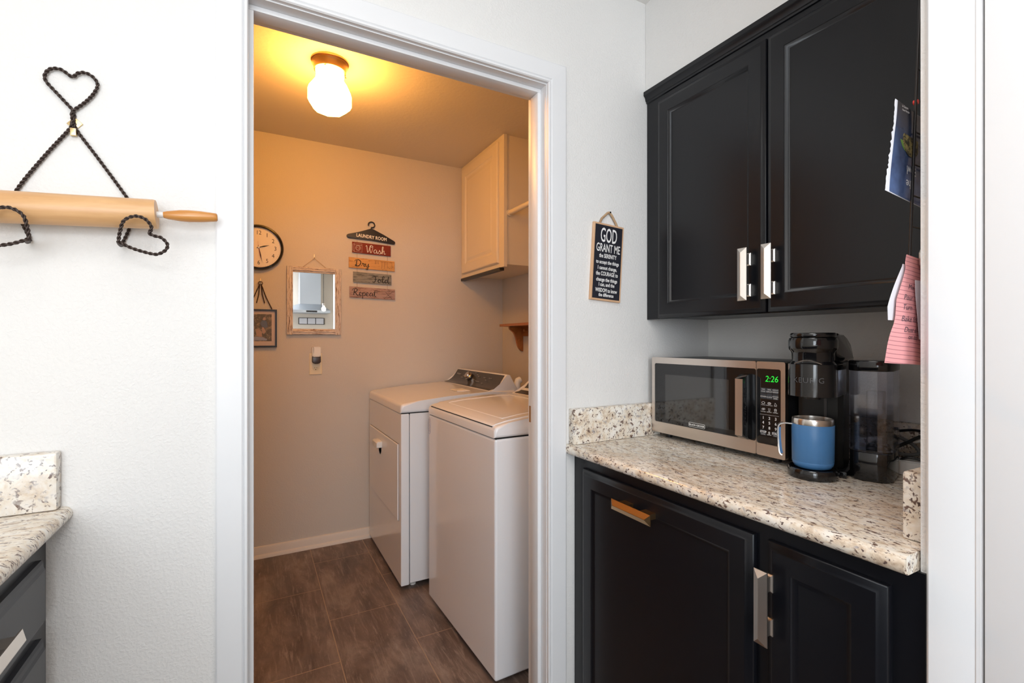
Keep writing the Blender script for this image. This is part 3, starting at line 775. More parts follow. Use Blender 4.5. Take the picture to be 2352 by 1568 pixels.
def strap(path, wd, th):
    m_ = MB(); P = catmull([hp(r, z) for r, z in path], 6); side = Vector((-hy, hx, 0)); rows = []
    for i, p in enumerate(P):
        t = (P[min(i + 1, len(P) - 1)] - P[max(i - 1, 0)]).normalized(); nrm = t.cross(side).normalized()
        rows.append(m_.verts([p + side * wd / 2 + nrm * th / 2, p - side * wd / 2 + nrm * th / 2, p - side * wd / 2 - nrm * th / 2, p + side * wd / 2 - nrm * th / 2]))
    for A, B in zip(rows, rows[1:]): m_._fin([m_.bm.faces.new((A[i], A[(i + 1) % 4], B[(i + 1) % 4], B[i])) for i in range(4)])
    m_._fin([m_.bm.faces.new(rows[0][::-1]), m_.bm.faces.new(rows[-1])])
    return m_
strap(HP, .015, .0028).build('handle', 'mug_steel', mg, 50)
strap([(.0700, .093), (.0708, .086), (.0703, .066), (.0688, .046), (.0672, .036), (.0655, .0300)], .0145, .0060).build('handle_grip', 'blue_dark', mg, 50)

# ================================================================ POWER STRIP AND CORDS
ps = thing('power_strip', 'white power strip lying behind the coffee maker by the granite end piece', 'power strip', (1.415, .535, KZ), (0, 0, math.radians(12)))
psm = lambda a, b_, c: tuple(world_of(ps) @ Vector((a, b_, c)))
MB().prism(rrect(-.026, .026, -.16, .115, .006), lambda a, b_, d: psm(a, b_, d), .0005, .032, .004, 3).build('body', 'white_plastic', ps, 40)
mb = MB(); mb.prism(rrect(-.018, .018, -.145, .100, .004), lambda a, b_, d: psm(a, b_, d), .0315, .0335, .001); mb.build('socket_face', 'white_plastic', ps, 40)
c1 = tag(MB().tube(catmull([(1.385, .62, 1.035), (1.43, .60, 1.028), (1.462, .578, 1.006), (1.466, .570, .988), (1.440, .584, .984), (1.405, .60, .992)], 8), .0045, 8).build('power_cable', 'grey_cord', smooth=50), 'grey cord looping behind the clear water tank', 'cord')
c2_ = tag(MB().tube(catmull([(1.400, .64, .985), (1.425, .612, .995), (1.455, .598, 1.008), (1.478, .56, 1.020), (1.484, .50, 1.018), (1.484, .42, 1.010)], 8), .0048, 8).build('power_cable', 'white_plastic', smooth=50), 'white cord arching over the power strip towards the casing', 'cord')
pl_ = thing('plugged_cable', 'black cord with plug standing in the white power strip', 'cord', (1.445, .515, .98))
mb = MB(); mb.lathe([(0, 0), (.014, 0), (.014, .004), (.011, .008), (.010, .026), (.0065, .034), (.0050, .040), (0, .040)], (1.440, .512, .9793), n=18, cap=False); mb.build('plug', 'black_plastic', pl_, 40)
MB().tube(catmull([(1.440, .512, 1.018), (1.437, .522, 1.034), (1.440, .545, 1.045), (1.455, .575, 1.046), (1.455, .612, 1.038), (1.425, .640, 1.03)], 8), .0034, 8).build('cord', 'black_plastic', pl_, 50)
tag(MB().tube(catmull([(1.402, .600, .9505), (1.395, .570, .985), (1.405, .530, .9835), (1.385, .470, .9835), (1.360, .43, .952)], 8), .0032, 8).build('power_cable', 'black_plastic', smooth=50), 'thin black cord lying across the near end of the power strip', 'cord')
tag(MB().tube(catmull([(1.402, .60, 1.0), (1.44, .588, 1.012), (1.475, .56, 1.033), (1.482, .51, 1.032), (1.480, .45, 1.02)], 8), .0042, 8).build('power_cable', 'black_plastic', smooth=50), 'thicker black cord running behind the loops along the granite backsplash', 'cord')

# ================================================================ WIRE RACK WITH PAPERS
rk = thing('wire_rack', 'black wire grid rack hanging at the edge of the right casing', 'rack', (1.03, .376, 1.36))
rx = lambda z: .9368 + (z - 1.36) * .082
def rkp(x, z): return (x, .378, z)
fr_ = []
for x, z in [(rx(1.86) + .004, 1.86)]: pass
pts = [rkp(1.15, 1.36)] + [rkp(.9368 + .012, 1.36), rkp(.9375 + .004, 1.3615), rkp(.9368, 1.3645), rkp(.9368, 1.372)] + [rkp(rx(z), z) for z in (1.45, 1.60, 1.75, 1.86)] + [rkp(1.15 + .04, 1.86)]
MB().tube(pts, .0022, 8).build('outer_wire', 'black_metal', rk, 50)
mb = MB()
for z in (1.405, 1.457, 1.508, 1.560, 1.614, 1.668, 1.720, 1.772): mb.tube([rkp(rx(z), z - .0005), rkp(1.17, z - .002)], .0013, 6)
for x in (1.02, 1.10): mb.tube([(x, .3765, 1.36), (x + .04, .3765, 1.86)], .0013, 6)
mb.build('cross_wires', 'black_metal', rk, 50)
mb = MB(); mb.tube([(1.07, .3765, 1.86), (1.07, .368, 1.875), (1.07, .352, 1.878)], .0020, 6); mb.build('hook', 'black_metal', rk, 50)
def interp(tbl, z):
    tbl = sorted(tbl)
    if z <= tbl[0][0]: return tbl[0][1]
    for (a, x0), (b_, x1) in zip(tbl, tbl[1:]):
        if z <= b_: return x0 + (x1 - x0) * (z - a) / (b_ - a)
    return tbl[-1][1]
def page(name, left, right, z0, z1, Y, curl, mat, th=.0003, nz=26, nx=14, tilt=0):
    rows = []
    for i in range(nz + 1):
        z = z0 + (z1 - z0) * i / nz
        xl, xr = interp(left, z), interp(right, z)
        rows.append([(xl + (xr - xl) * j / nx, Y + curl(xl + (xr - xl) * j / nx, z), z + tilt * (j / nx)) for j in range(nx + 1)])
    return MB().sheet(rows, th).build(name, mat, None, 60)
pinkc = lambda x, z: .0035 * math.sin((x - .85) * 60) * min(1, (1.40 - z) / .1) - .0
pt_ = thing('pink_note', 'pink lined recipe note clipped to the bottom of the wire rack', 'note', (.95, .371, 1.235))
pk = page('sheet', [(1.2365, .8400), (1.262, .855), (1.295, .880), (1.305, .884), (1.335, .886), (1.36, .898), (1.385, .9105), (1.395, .9085), (1.407, .914)], [(1.23, 1.03), (1.41, 1.03)], 1.2365, 1.407, .3710, pinkc, 'pink', tilt=-.010)
pk.parent = pt_; pk.matrix_parent_inverse = world_of(pt_).inverted()
mb = MB()
for t_, x, z, s_ in (('Mix', .915, 1.352, .0120), ('Pour', .903, 1.335, .0125), ('Turn', .900, 1.3195, .0125), ('Bake for', .897, 1.301, .0130), ('Dust all', .903, 1.284, .0120), ('on top', .912, 1.2725, .0110)):
    mb.text(t_, s_, (lambda a, b_, d, x=x, z=z: (x + a, .3710 + pinkc(x + a, z + b_) - .0004, z + b_ - .06 * a)), align='LEFT', shear=.35, sx=.95)
mb.build('handwriting', 'ink', pk if False else pt_, 0)
wn = page('white_note', [(1.304, .8650), (1.322, .8625), (1.36, .888), (1.39, .909)], [(1.30, .899), (1.39, .921)], 1.302, 1.392, .3745, lambda x, z: .004 * math.sin((x - .86) * 45) * min(1, (1.392 - z) / .09), 'paper', nx=8)
tag(wn, 'white folded note sticking out to the left behind the pink note', 'note')
mb = MB()
wn2 = page('white_note', [(1.272, .9375), (1.30, .933), (1.34, .9255), (1.365, .924)], [(1.27, 1.03), (1.36, 1.03)], 1.272, 1.366, .3660, lambda x, z: -.002, 'paper', nx=8)
tag(wn2, 'white slip of paper hanging in front of the pink note by the casing', 'note')
cl = MB(); cl.prism([(.9480, 1.392), (.9480, 1.4120), (.9530, 1.4180), (.9900, 1.4180), (.9900, 1.386), (.955, 1.386)], XZ(.3690), 0, .0040, .0008)
cl.tube([(.955, .366, 1.416), (.951, .362, 1.428), (.958, .361, 1.438), (.972, .362, 1.434), (.968, .366, 1.418)], .0009, 6)
tag(cl.build('bulldog_clip', 'steel_soft', smooth=30), 'small steel spring clip holding the pink note to the rack', 'clip')
# torn magazine page
mgp = thing('magazine_page', 'torn dark blue magazine page with green food photo on the wire rack', 'paper', (.95, .384, 1.51))
rnd = random.Random(3)
tear = [(1.5075 + .15 * i / 40, .8785 + .026 * (i / 40) + (.003 if 8 < i < 30 else .001) * rnd.uniform(-1, 1)) for i in range(41)]
cz = lambda x, z: .0015 * math.sin(z * 30)
pg_ = page('torn_edge', tear, [(1.5, 1.0), (1.66, 1.0)], 1.5075, 1.6575, .3835, cz, 'paper', nz=40, nx=6, tilt=-.012)
pg_.parent = mgp; pg_.matrix_parent_inverse = world_of(mgp).inverted()
pr = page('print', [(1.5075, .8905), (1.60, .9010), (1.6565, .9125)], [(1.5, 1.0), (1.66, 1.0)], 1.508, 1.6565, .3830, lambda x, z: cz(x, z) , 'mag', nz=24, nx=6, tilt=-.012, th=.0002)
pr.parent = mgp; pr.matrix_parent_inverse = world_of(mgp).inverted()
Ym = .3822
circ = [(math.cos(t * PI / 12), math.sin(t * PI / 12)) for t in range(24)]
MB().prism([(.9480 + .031 * a, 1.607 + .030 * b_) for a, b_ in circ], XZ(Ym), -.0001, .0003).build('printed_bowl', 'food_green', mgp, 0)
MB().prism([(.9560 + .026 * a * (1 + .12 * math.sin(5 * a + 3 * b_)), 1.598 + .026 * b_) for a, b_ in circ], XZ(Ym), .0003, .0006).build('printed_food', 'food_mix', mgp, 0)
mb = MB()
mb.text('the', .0200, lambda x, y, d: (.9480 - x, Ym - .0006, 1.533 - y), sx=.8); mb.text('Bowl', .0200, lambda x, y, d: (.9560 - x, Ym - .0006, 1.5560 - y), sx=.8)
mb.build('printed_title', 'letter_white', mgp, 0); mb = MB()
mb.text('In Season', .0052, lambda x, y, d: (.935 + x, Ym - .0006, 1.6485 + y)); mb.text('New Recipe', .0048, lambda x, y, d: (.937 + x, Ym - .0006, 1.6428 + y))
mb.build('printed_lettering', 'letter_white', mgp, 0)
tag(MB().lathe([(0, -.004), (.004, -.003), (.0045, 0), (.004, .003), (0, .004)], mp=lambda x, y, h: (.9645 + x, .3790 + h, 1.6640 + y), n=14, cap=False).build('red_pin', simple('red_plastic', (.70, .03, .02), .3)), 'tiny red pin head above the magazine page', 'pin')

# ================================================================ LAUNDRY ROOM
wa = thing('washing_machine', 'white top loading washing machine nearest the doorway', 'washing machine', (.776, 1.564, 0), (0, 0, math.radians(1.48)))
def Lm(root):
    W_ = world_of(root)
    return lambda x, y, z: tuple(W_ @ Vector((x, y, z)))
def lbox(root, x0, x1, y0, y1, z0, z1, bev=0, seg=2):
    m_ = MB(); m_.box(x0, x1, y0, y1, z0, z1, bev, seg); m_.bm.transform(world_of(root)); return m_
lbox(wa, 0, .66, 0, .700, .022, .9085, .010, 4).build('cabinet', 'white_enamel', wa, 40, wn=True)
def deck(root, W_, prof, y0, y1, bev=.012, inset=0):
    m_ = MB(); m_.prism(prof, lambda a, b_, d: (a, d, b_), y0, y1, bev, 4); m_.bm.transform(world_of(root)); return m_
lbox(wa, .006, .654, .006, .694, .905, .9125).build('shadow_gap', 'dark_gap', wa, 0)
TOP = [(-.002, .9125), (-.002, .938), (.004, .950), (.016, .957), (.060, .966), (.15, .977), (.30, .986), (.50, .989), (.655, .989), (.655, .9125)]
deck(wa, .70, TOP, -.002, .702).build('top_deck', 'white_enamel', wa, 40, wn=True)
LID = [(.004, .9500), (.003, .9535), (.006, .9560), (.018, .9600), (.060, .969), (.15, .980), (.30, .989), (.44, .9915), (.44, .975), (.10, .960)]
deck(wa, .70, LID, .030, .668, .003).build('lid', 'white_enamel', wa, 40)
m_ = MB(); m_.prism([(.030, .9499), (.668, .9499), (.668, .9530), (.030, .9530)], lambda a, b_, d: (d, a, b_), .0020, .0050); m_.bm.transform(world_of(wa)); m_.build('lid_gap', 'dark_gap', wa, 0)
# recess line pressed in the lid
prt = [(.070, .075), (.070, .620), (.40, .600), (.40, .095)]
zl = lambda x: interp([(.06, .9695), (.15, .9803), (.30, .9893), (.44, .9916)], x)
m_ = MB(); P = resample([(x, y, zl(x)) for x, y in prt + prt[:1]], .02); P = [Vector((p.x, p.y, zl(p.x) - .0012)) for p in P]
m_.tube(P[:-1], .0030, 8, True); m_.bm.transform(world_of(wa)); m_.build('lid_emboss', 'white_enamel', wa, 60)
CON = [(.455, .985), (.470, .991), (.500, .998), (.545, 1.022), (.585, 1.068), (.600, 1.075), (.620, 1.072), (.675, .985)]
m_ = MB(); m_.prism(CON, lambda a, b_, d: (a, d, b_), .012, .690, .006, 3); m_.bm.transform(world_of(wa)); con = m_.build('console', 'white_enamel', wa, 40)
def panel_strip(root, pts, y0, y1, off=.0012, name='control_panel', parent=None):
    m_ = MB(); A = []; 
    for i, (x, z) in enumerate(pts):
        a = pts[max(i - 1, 0)]; b_ = pts[min(i + 1, len(pts) - 1)]
        tx, tz = b_[0] - a[0], b_[1] - a[1]; L = math.hypot(tx, tz); nx, nz = -tz / L * off, tx / L * off
        A.append(m_.verts([(x + nx, y0, z + nz), (x + nx, y1, z + nz), (x - nx, y1, z - nz), (x - nx, y0, z - nz)]))
    for p, q in zip(A, A[1:]): m_._fin([m_.bm.faces.new((p[k], p[(k + 1) % 4], q[(k + 1) % 4], q[k])) for k in range(4)])
    m_._fin([m_.bm.faces.new(A[0][::-1]), m_.bm.faces.new(A[-1])])
    m_.bm.transform(world_of(root)); return m_.build(name, 'grey_dark', parent or root, 40)
CURVE = [(.474, .9935), (.500, .998), (.525, 1.009), (.545, 1.022), (.565, 1.045), (.583, 1.066)]
panel_strip(wa, CURVE, .030, .672, parent=con)
st = MB()
ovl = [(.6860 + .016 * math.cos(t * PI / 12), .854 + .040 * math.sin(t * PI / 12)) for t in range(24)]
st.tube([(-.0006, a, b_) for a, b_ in ovl], .0005, 5, True)
for z in (.884, .877, .870, .862, .855, .847, .838, .829): st.prism([(.678, z), (.694, z), (.694, z + .0020), (.678, z + .0020)], lambda a, b_, d: (-d, a, b_), .0003, .0006)
st.bm.transform(world_of(wa)); st.build('oval_sticker', simple('sticker_ink', (.25, .25, .38), .5), wa, 0)
for x, y in ((.06, .06), (.06, .64), (.6, .06), (.6, .64)):
    m_ = MB().lathe([(0, .0005), (.020, .0005), (.020, .008), (.010, .012), (.010, .024)], n=12, cap=False); m_.bm.transform(Matrix.Translation((x, y, 0))); m_.bm.transform(world_of(wa)); m_.build('foot', 'white_plastic', wa, 40)

dy = thing('dryer', 'white clothes dryer with dark console standing behind the washing machine', 'dryer', (.659, 2.400, 0))
lbox(dy, 0, .044, 0, .750, .022, .897, .006, 3).build('front_panel', 'white_enamel', dy, 40, wn=True)
lbox(dy, .0465, .66, .002, .748, .030, .897, .002, 1).build('cabinet', 'white_enamel', dy, 40)
lbox(dy, .006, .654, .006, .744, .890, .9005).build('shadow_gap', 'dark_gap', dy, 0)
DTOP = [(-.002, .9005), (-.002, .930), (.004, .943), (.016, .949), (.10, .960), (.25, .974), (.50, .987), (.66, .987), (.66, .9005)]
deck(dy, .75, DTOP, -.002, .752, .014).build('top', 'white_enamel', dy, 40, wn=True)
m_ = MB(); m_.rings(.045, .712, .345, .737, [(0, 0), (0, .0030), (.0035, .0062), (.008, .0065)], lambda a, b_, h: (-h, a, b_)); m_.bm.transform(world_of(dy))
dd = m_.build('door', 'white_enamel', dy, 0)
m_ = MB(); m_.rings(.042, .715, .342, .740, [(0, -.002), (0, .0012)], lambda a, b_, h: (-h, a, b_)); m_.bm.transform(world_of(dy)); m_.build('door_gap', simple('soft_shadow_gap', (.25, .23, .22), .6), dy, 0)
m_ = MB(); m_.prism([(.655, .006), (.690, .006), (.690, .030), (.683, .038), (.655, .038)], lambda a, b_, d: (-b_, d, a), .375, .485, .004, 3); m_.bm.transform(world_of(dy)); m_.build('door_handle', 'white_plastic', dd, 40)
m_ = MB(); m_.lathe([(0, -.0001), (.030, -.0001), (.034, .0003)], mp=lambda x, y, h: (-.0066 - h, .428 + x, .640 + y), n=28, cap=False); m_.bm.transform(world_of(dy)); m_.build('finger_recess', 'white_plastic', dd, 0)
DC = [(.492, .984), (.505, .991), (.535, .997), (.570, 1.022), (.603, 1.070), (.612, 1.077), (.632, 1.074), (.690, .972), (.660, .972)]
m_ = MB(); m_.prism(DC, lambda a, b_, d: (a, d, b_), .008, .742, .005, 3); m_.bm.transform(world_of(dy)); con = m_.build('console', 'white_enamel', dy, 40)
DCV = [(.503, .9905), (.520, .9935), (.537, .9985), (.554, 1.0095), (.571, 1.0235), (.588, 1.047), (.604, 1.0705)]
cpn = panel_strip(dy, DCV, .022, .730, parent=con)
def slope(u, y, h):      # point on the sloping console face: u along slope 0..1
    x = .545 + .055 * u; z = 1.003 + .062 * u
    nx, nz = -.748, .663
    return (x + nx * h, y, z + nz * h)
m_ = MB(); m_.lathe([(0, .030), (.020, .030), (.0225, .027), (.0225, .014), (.0265, .010), (.0265, .002), (0, .002)], mp=lambda x, y, h: slope(.52 + x / .083, .455 + y, h + .001), n=32, cap=False)
m_.bm.transform(world_of(dy)); m_.build('knob', 'steel_soft', con, 40)
m_ = MB()
def stx(body, size, u, y): m_.text(body, size, lambda a, b_, d: slope(u + b_ / .083, y - a, .0035), th=0)
stx('Whirlpool', .016, .60, .650)
m_.bm.transform(world_of(dy)); m_.build('logo', 'grey_txt', cpn, 0); m_ = MB()
for u, y, t_ in ((.92, .40, 'Normal'), (.78, .36, 'Heavy'), (.66, .33, 'Bulky'), (.62, .24, 'Delicate'), (.62, .16, 'Timed Dry'), (.48, .54, 'More Dry'), (.34, .56, 'Less Dry'), (.30, .36, 'Temp'), (.20, .30, 'Wrinkle Guard'), (.12, .22, 'Signal'), (.42, .20, 'Start')):
    m_ = MB(); stx(t_, .0095, u, y); m_.bm.transform(world_of(dy)); m_.build('lettering', 'grey_txt', cpn, 0)
lbox(dy, .36, .44, .14, .26, .9815, .9845).build('info_label', 'letter_white', dy, 0)
m_ = MB(); m_.tube([(.700, .05, .95), (.700, .05, 1.02), (.705, .05, 1.035), (.72, .05, 1.04)], .020, 16); m_.bm.transform(world_of(dy)); m_.build('rear_elbow', 'white_plastic', dy, 50)
for x, y in ((.075, .05), (.075, .70), (.6, .05), (.6, .70)):
    m_ = MB().lathe([(0, .0005), (.016, .0005), (.017, .008), (.009, .011), (.009, .032)], n=8, cap=False); m_.bm.transform(Matrix.Translation((x, y, 0))); m_.bm.transform(world_of(dy)); m_.build('foot', 'white_plastic', dy, 40)

# laundry wall cabinet
lw = thing('laundry_wall_cabinet', 'cream wall cabinet with one visible door above the dryer', 'cabinet', (1.47, 2.85, 1.71))
mb = MB(); mb.box(1.3265, 1.632, 2.521, FW - .001, 1.725, 2.4945); mb.box(1.3065, 1.3268, 2.516, FW - .001, 1.7095, 2.4948); mb.build('body', 'laundry_cab', lw, 0)
MB().rings(2.578, 3.135, 1.738, 2.468, [(0, 0), (0, .009), (.004, .015), (.010, .0165), (.062, .0165), (.066, .0125), (.078, .0085), (.082, .0085), (.10, .012)], YZ(1.3063)).build('door', 'laundry_cab', lw, 0)
MB().box(1.300, 1.330, 2.56, FW - .001, 1.692, 1.7093).build('under_strip', 'black_plastic', lw, 0)
rd = thing('hanging_rod', 'pale wooden hanging rod fixed to the side of the cream cabinet', 'rod', (1.33, 1.9, 2.03))
MB().tube([(1.345, 2.512, 2.030), (1.345, DB + .002, 2.030)], .0150, 20).build('rod', 'laundry_cab', rd, 50)
MB().lathe([(0, 0), (.021, 0), (.021, .008), (0, .008)], mp=lambda x, y, h: (1.345 + x, 2.5155 - h, 2.03 + y), n=20, cap=False).build('socket', 'laundry_cab', rd, 50)
# orange wooden peg shelf on the right wall
sh = thing('wooden_shelf', 'orange stained wooden shelf with curved brackets on the laundry right wall', 'shelf', (1.633, 2.45, 1.36))
MB().box(1.491, 1.632, 2.00, 2.940, 1.3655, 1.3830, .003).build('shelf_board', 'orange_wood', sh, 30)
MB().box(1.618, 1.632, 2.09, 2.855, 1.300, 1.3653, .001).build('back_rail', 'orange_wood', sh, 30)
bp = catmull([(1.525, 1.365, 0), (1.527, 1.350, 0), (1.540, 1.338, 0), (1.560, 1.322, 0), (1.575, 1.290, 0), (1.585, 1.255, 0), (1.597, 1.222, 0), (1.617, 1.200, 0), (1.632, 1.196, 0)], 5)
for y in (2.855, 2.075):
    MB().prism([(p.x, p.y) for p in bp] + [(1.632, 1.3652)], lambda a, b_, d: (a, d, b_), y, y + .018, .002, 2).build('bracket', 'orange_wood', sh, 30)
for y in (2.76, 2.46, 2.16):
    MB().lathe([(0, 0), (.005, 0), (.004, .020), (.005, .028), (.0085, .033), (.0085, .037), (0, .040)], mp=lambda x, y_, h, y=y: (1.618 - h, y + x, 1.332 + y_ + h * .2), n=16, cap=False).build('peg', 'orange_wood', sh, 40)

# ceiling light
cl_ = thing('ceiling_light', 'flush ceiling light with brass canopy and glowing glass shade', 'ceiling light', (.298, 2.235, 2.495))
ctr = (.298, 2.235, 0)
MB().lathe([(0, 2.4945), (.079, 2.4945), (.079, 2.490), (.074, 2.486), (.076, 2.482), (.070, 2.474), (.066, 2.452), (.0, 2.452)], ctr, n=56, cap=False).build('canopy', 'brass', cl_, 30)
MB().lathe([(.060, 2.4515), (.0605, 2.444), (.0580, 2.430), (.060, 2.415), (.072, 2.398), (.086, 2.378), (.0915, 2.360), (.0915, 2.315), (.084, 2.300), (.066, 2.283), (.040, 2.276), (0, 2.2755)], ctr, n=8, cap=False).build('glass_shade', 'globe', cl_, 20)
for i in range(3):
    mb = MB(); a = 2 * PI * i / 3 + 2.2
    mb.tube([(ctr[0] + .055 * math.cos(a), ctr[1] + .055 * math.sin(a), 2.446), (ctr[0] + .070 * math.cos(a), ctr[1] + .070 * math.sin(a), 2.446)], .003, 8)
    mb.build('set_screw', 'brass', cl_, 40)

# ---------------------------------------------------------------- things on the far wall
WF = FW
ck = thing('wall_clock', 'round wall clock with dark rim and pale face, half hidden by the doorway', 'clock', (.029, WF, 1.813))
CKM = lambda x, y, h: (.029 + x, WF - .001 - h, 1.813 + y)
MB().lathe([(.0, 0), (.128, 0), (.132, .006), (.132, .020), (.128, .028), (.120, .030), (.1165, .026), (.1155, .012), (0, .012)], mp=CKM, n=72, cap=False).build('rim', 'black_gloss', ck, 30)
MB().lathe([(0, .0125), (.1155, .0125), (.1155, .0140), (0, .0140)], mp=CKM, n=64, cap=False).build('face', 'clockface', ck, 30)
mb = MB()
for h in range(1, 13):
    a = PI / 2 - h * PI / 6
    mb.text(str(h), .034, lambda x, y, d, a=a: CKM(.087 * math.cos(a) + x, .087 * math.sin(a) + y - .012, .0146), sx=.85)
for k in range(60):
    a = k * PI / 30; mb.prism([(.108 * math.cos(a - .003), .108 * math.sin(a - .003)), (.111 * math.cos(a - .003), .111 * math.sin(a - .003)), (.111 * math.cos(a + .003), .111 * math.sin(a + .003)), (.108 * math.cos(a + .003), .108 * math.sin(a + .003))], CKM, .0141, .0146)
mb.build('numerals', 'letter_black', ck, 0)
def hand(ang, L, wd, h, tail=.02):
    c_, s_ = math.cos(ang), math.sin(ang)
    return MB().prism([(-tail * c_ - wd * .4 * s_, -tail * s_ + wd * .4 * c_), (-tail * c_ + wd * .4 * s_, -tail * s_ - wd * .4 * c_), (L * .5 * c_ + wd * s_, L * .5 * s_ - wd * c_), (L * c_, L * s_), (L * .5 * c_ - wd * s_, L * .5 * s_ + wd * c_)], CKM, h, h + .0008)
hand(PI / 2 - 2.43 * PI / 6 , .058, .0032, .0165, .012).build('hour_hand', 'letter_black', ck, 0)
hand(PI / 2 - 28 * PI / 30, .086, .0028, .0180, .012).build('minute_hand', 'letter_black', ck, 0)
hand(PI / 2 - 28.7 * PI / 30, .078, .0008, .0195, .036).build('second_hand', simple('red_hand', (.5, .05, .03), .4), ck, 0)
MB().lathe([(0, .0145), (.004, .0145), (.004, .0215), (0, .022)], mp=CKM, n=16, cap=False).build('hub', 'steel_soft', ck, 40)

# mirror
mi = thing('wall_mirror', 'small mirror in a distressed whitewashed wood frame on the far wall', 'mirror', (.331, WF, 1.306))
XL, XR, ZL, ZT_ = .1765, .4855, 1.3065, 1.7165
FP = [(0, 0), (0, .016), (.004, .020), (.009, .020), (.0105, .016), (.0125, .016), (.014, .021), (.022, .021), (.0235, .017), (.0255, .017), (.029, .013), (.034, .012), (.034, .004)]
for side in 'LRTB':
    mb = MB(); n = len(FP)
    def q(u, h, e):
        if side == 'L': return (XL + u, WF - .003 - h, (ZL if e == 0 else ZT_))
        if side == 'R': return (XR - u, WF - .003 - h, (ZL if e == 0 else ZT_))
        if side == 'T': return ((XL if e == 0 else XR) + (.034 if e == 0 else -.034), WF - .003 - h * .9, ZT_ - u * .95)
        return ((XL if e == 0 else XR) + (.034 if e == 0 else -.034), WF - .003 - h * .9, ZL + u * 1.05)
    vs = mb.verts([q(u, h, 0) for u, h in FP] + [q(u, h, 1) for u, h in FP])
    mb.faces(vs, [(i, i + 1, i + 1 + n, i + n) for i in range(n - 1)] + [tuple(range(n)), tuple(range(2 * n - 1, n - 1, -1)), (0, n, 2 * n - 1, n - 1)])
    mb.build('frame_rail', 'mir_frame_v' if side in 'LR' else 'mir_frame_h', mi, 25)
MB().box(XL + .033, XR - .033, WF - .0065, WF - .004, ZL + .033, ZT_ - .031).build('mirror_glass', 'mirror', mi, 0)
mb = MB(); mb.tube([(.262, WF - .006, 1.714), (.331, WF - .010, 1.775), (.404, WF - .006, 1.714)], .0013, 6); mb.build('hanging_cord', 'jute', mi, 50)
hk1 = MB(); hk1.box(.329, .333, WF - .004, WF - .0002, 1.776, 1.800); hk1.tube([(.331, WF - .004, 1.782), (.331, WF - .012, 1.774), (.331, WF - .014, 1.780)], .0014, 6)
tag(hk1.build('picture_hook', 'gold', smooth=30), 'thin gold hook above the distressed mirror', 'hook')

# framed photograph
pf = thing('photo_frame', 'dark framed photograph of a seated person with a dog, below the clock', 'picture frame', (.038, WF, 1.231))
PX0, PX1, PZ0, PZ1 = -.050, .1245, 1.2305, 1.4535
mb = MB(); hollow(mb, [(PX0, PZ0), (PX1, PZ0), (PX1, PZ1), (PX0, PZ1)], [(PX0 + .010, PZ0 + .010), (PX1 - .010, PZ0 + .010), (PX1 - .010, PZ1 - .010), (PX0 + .010, PZ1 - .010)], XZ(WF - .002), 0, .014)
mb.build('frame', 'black_metal', pf, 25)
MB().box(PX0 + .009, PX1 - .009, WF - .008, WF - .0025, PZ0 + .009, PZ1 - .009).build('mat', 'mat_board', pf, 0)
ax0, ax1, az0, az1 = PX0 + .028, PX1 - .028, PZ0 + .036, PZ1 - .028
pic_ = MB().box(ax0, ax1, WF - .0086, WF - .0080, az0, az1).build('photograph', 'ph_dark', pf, 0)
pm = XZ(WF - .0087)
def blob(pts, mat, nm, h=.0003): MB().prism([(ax0 + (ax1 - ax0) * a, az0 + (az1 - az0) * b_) for a, b_ in pts], pm, 0, h).build(nm, mat, pic_, 0)
blob([(.50, .66), (.56, .76), (.70, .78), (.80, .70), (.82, .52), (.60, .48)], 'ph_cloth', 'printed_person')
blob([(.60, .79), (.64, .88), (.72, .88), (.74, .80), (.68, .76)], 'ph_skin', 'printed_head')
blob([(.58, .52), (.66, .50), (.74, .36), (.66, .26), (.60, .30), (.56, .42)], 'ph_skin', 'printed_legs', .0004)
blob([(.30, .38), (.36, .46), (.46, .44), (.56, .36), (.58, .16), (.46, .16), (.34, .20)], 'ph_skin', 'printed_dog', .0003)
blob([(.02, .03), (.02, .12), (.34, .17), (.62, .14), (.80, .08), (.78, .03)], 'ph_blue', 'printed_blanket', .0004)
mb = MB(); CH = dict(r=.0016, pitch=.008, n=2)
for p0, p1 in (((.034, 1.600), (-.030, 1.455)), ((.042, 1.600), (.098, 1.456)), ((.034, 1.600), (.018, 1.490)), ((.042, 1.600), (.060, 1.490))):
    mb.twist([(p0[0], WF - .010, p0[1]), ((p0[0] * .45 + p1[0] * .55) - (.004 if p1[0] > .038 else -.004), WF - .010, p0[1] * .45 + p1[1] * .55), (p1[0], WF - .008, p1[1])], **CH)
mb.tube([(.038 + .011 * math.cos(t * PI / 8), WF - .011, 1.605 + .010 * math.sin(t * PI / 8)) for t in range(16)], .0022, 6, True)
mb.build('rusty_chain', simple('rusty_chain', (.06, .03, .02), .6, .4), pf, 60)
tag(MB().prism([(.0355, 1.612), (.0405, 1.612), (.0405, 1.632), (.0355, 1.632)], XZ(WF - .0002), 0, .006, .001).build('picture_hook', 'gold', smooth=30), 'tiny gold hook above the rusty chain of the photo frame', 'hook')

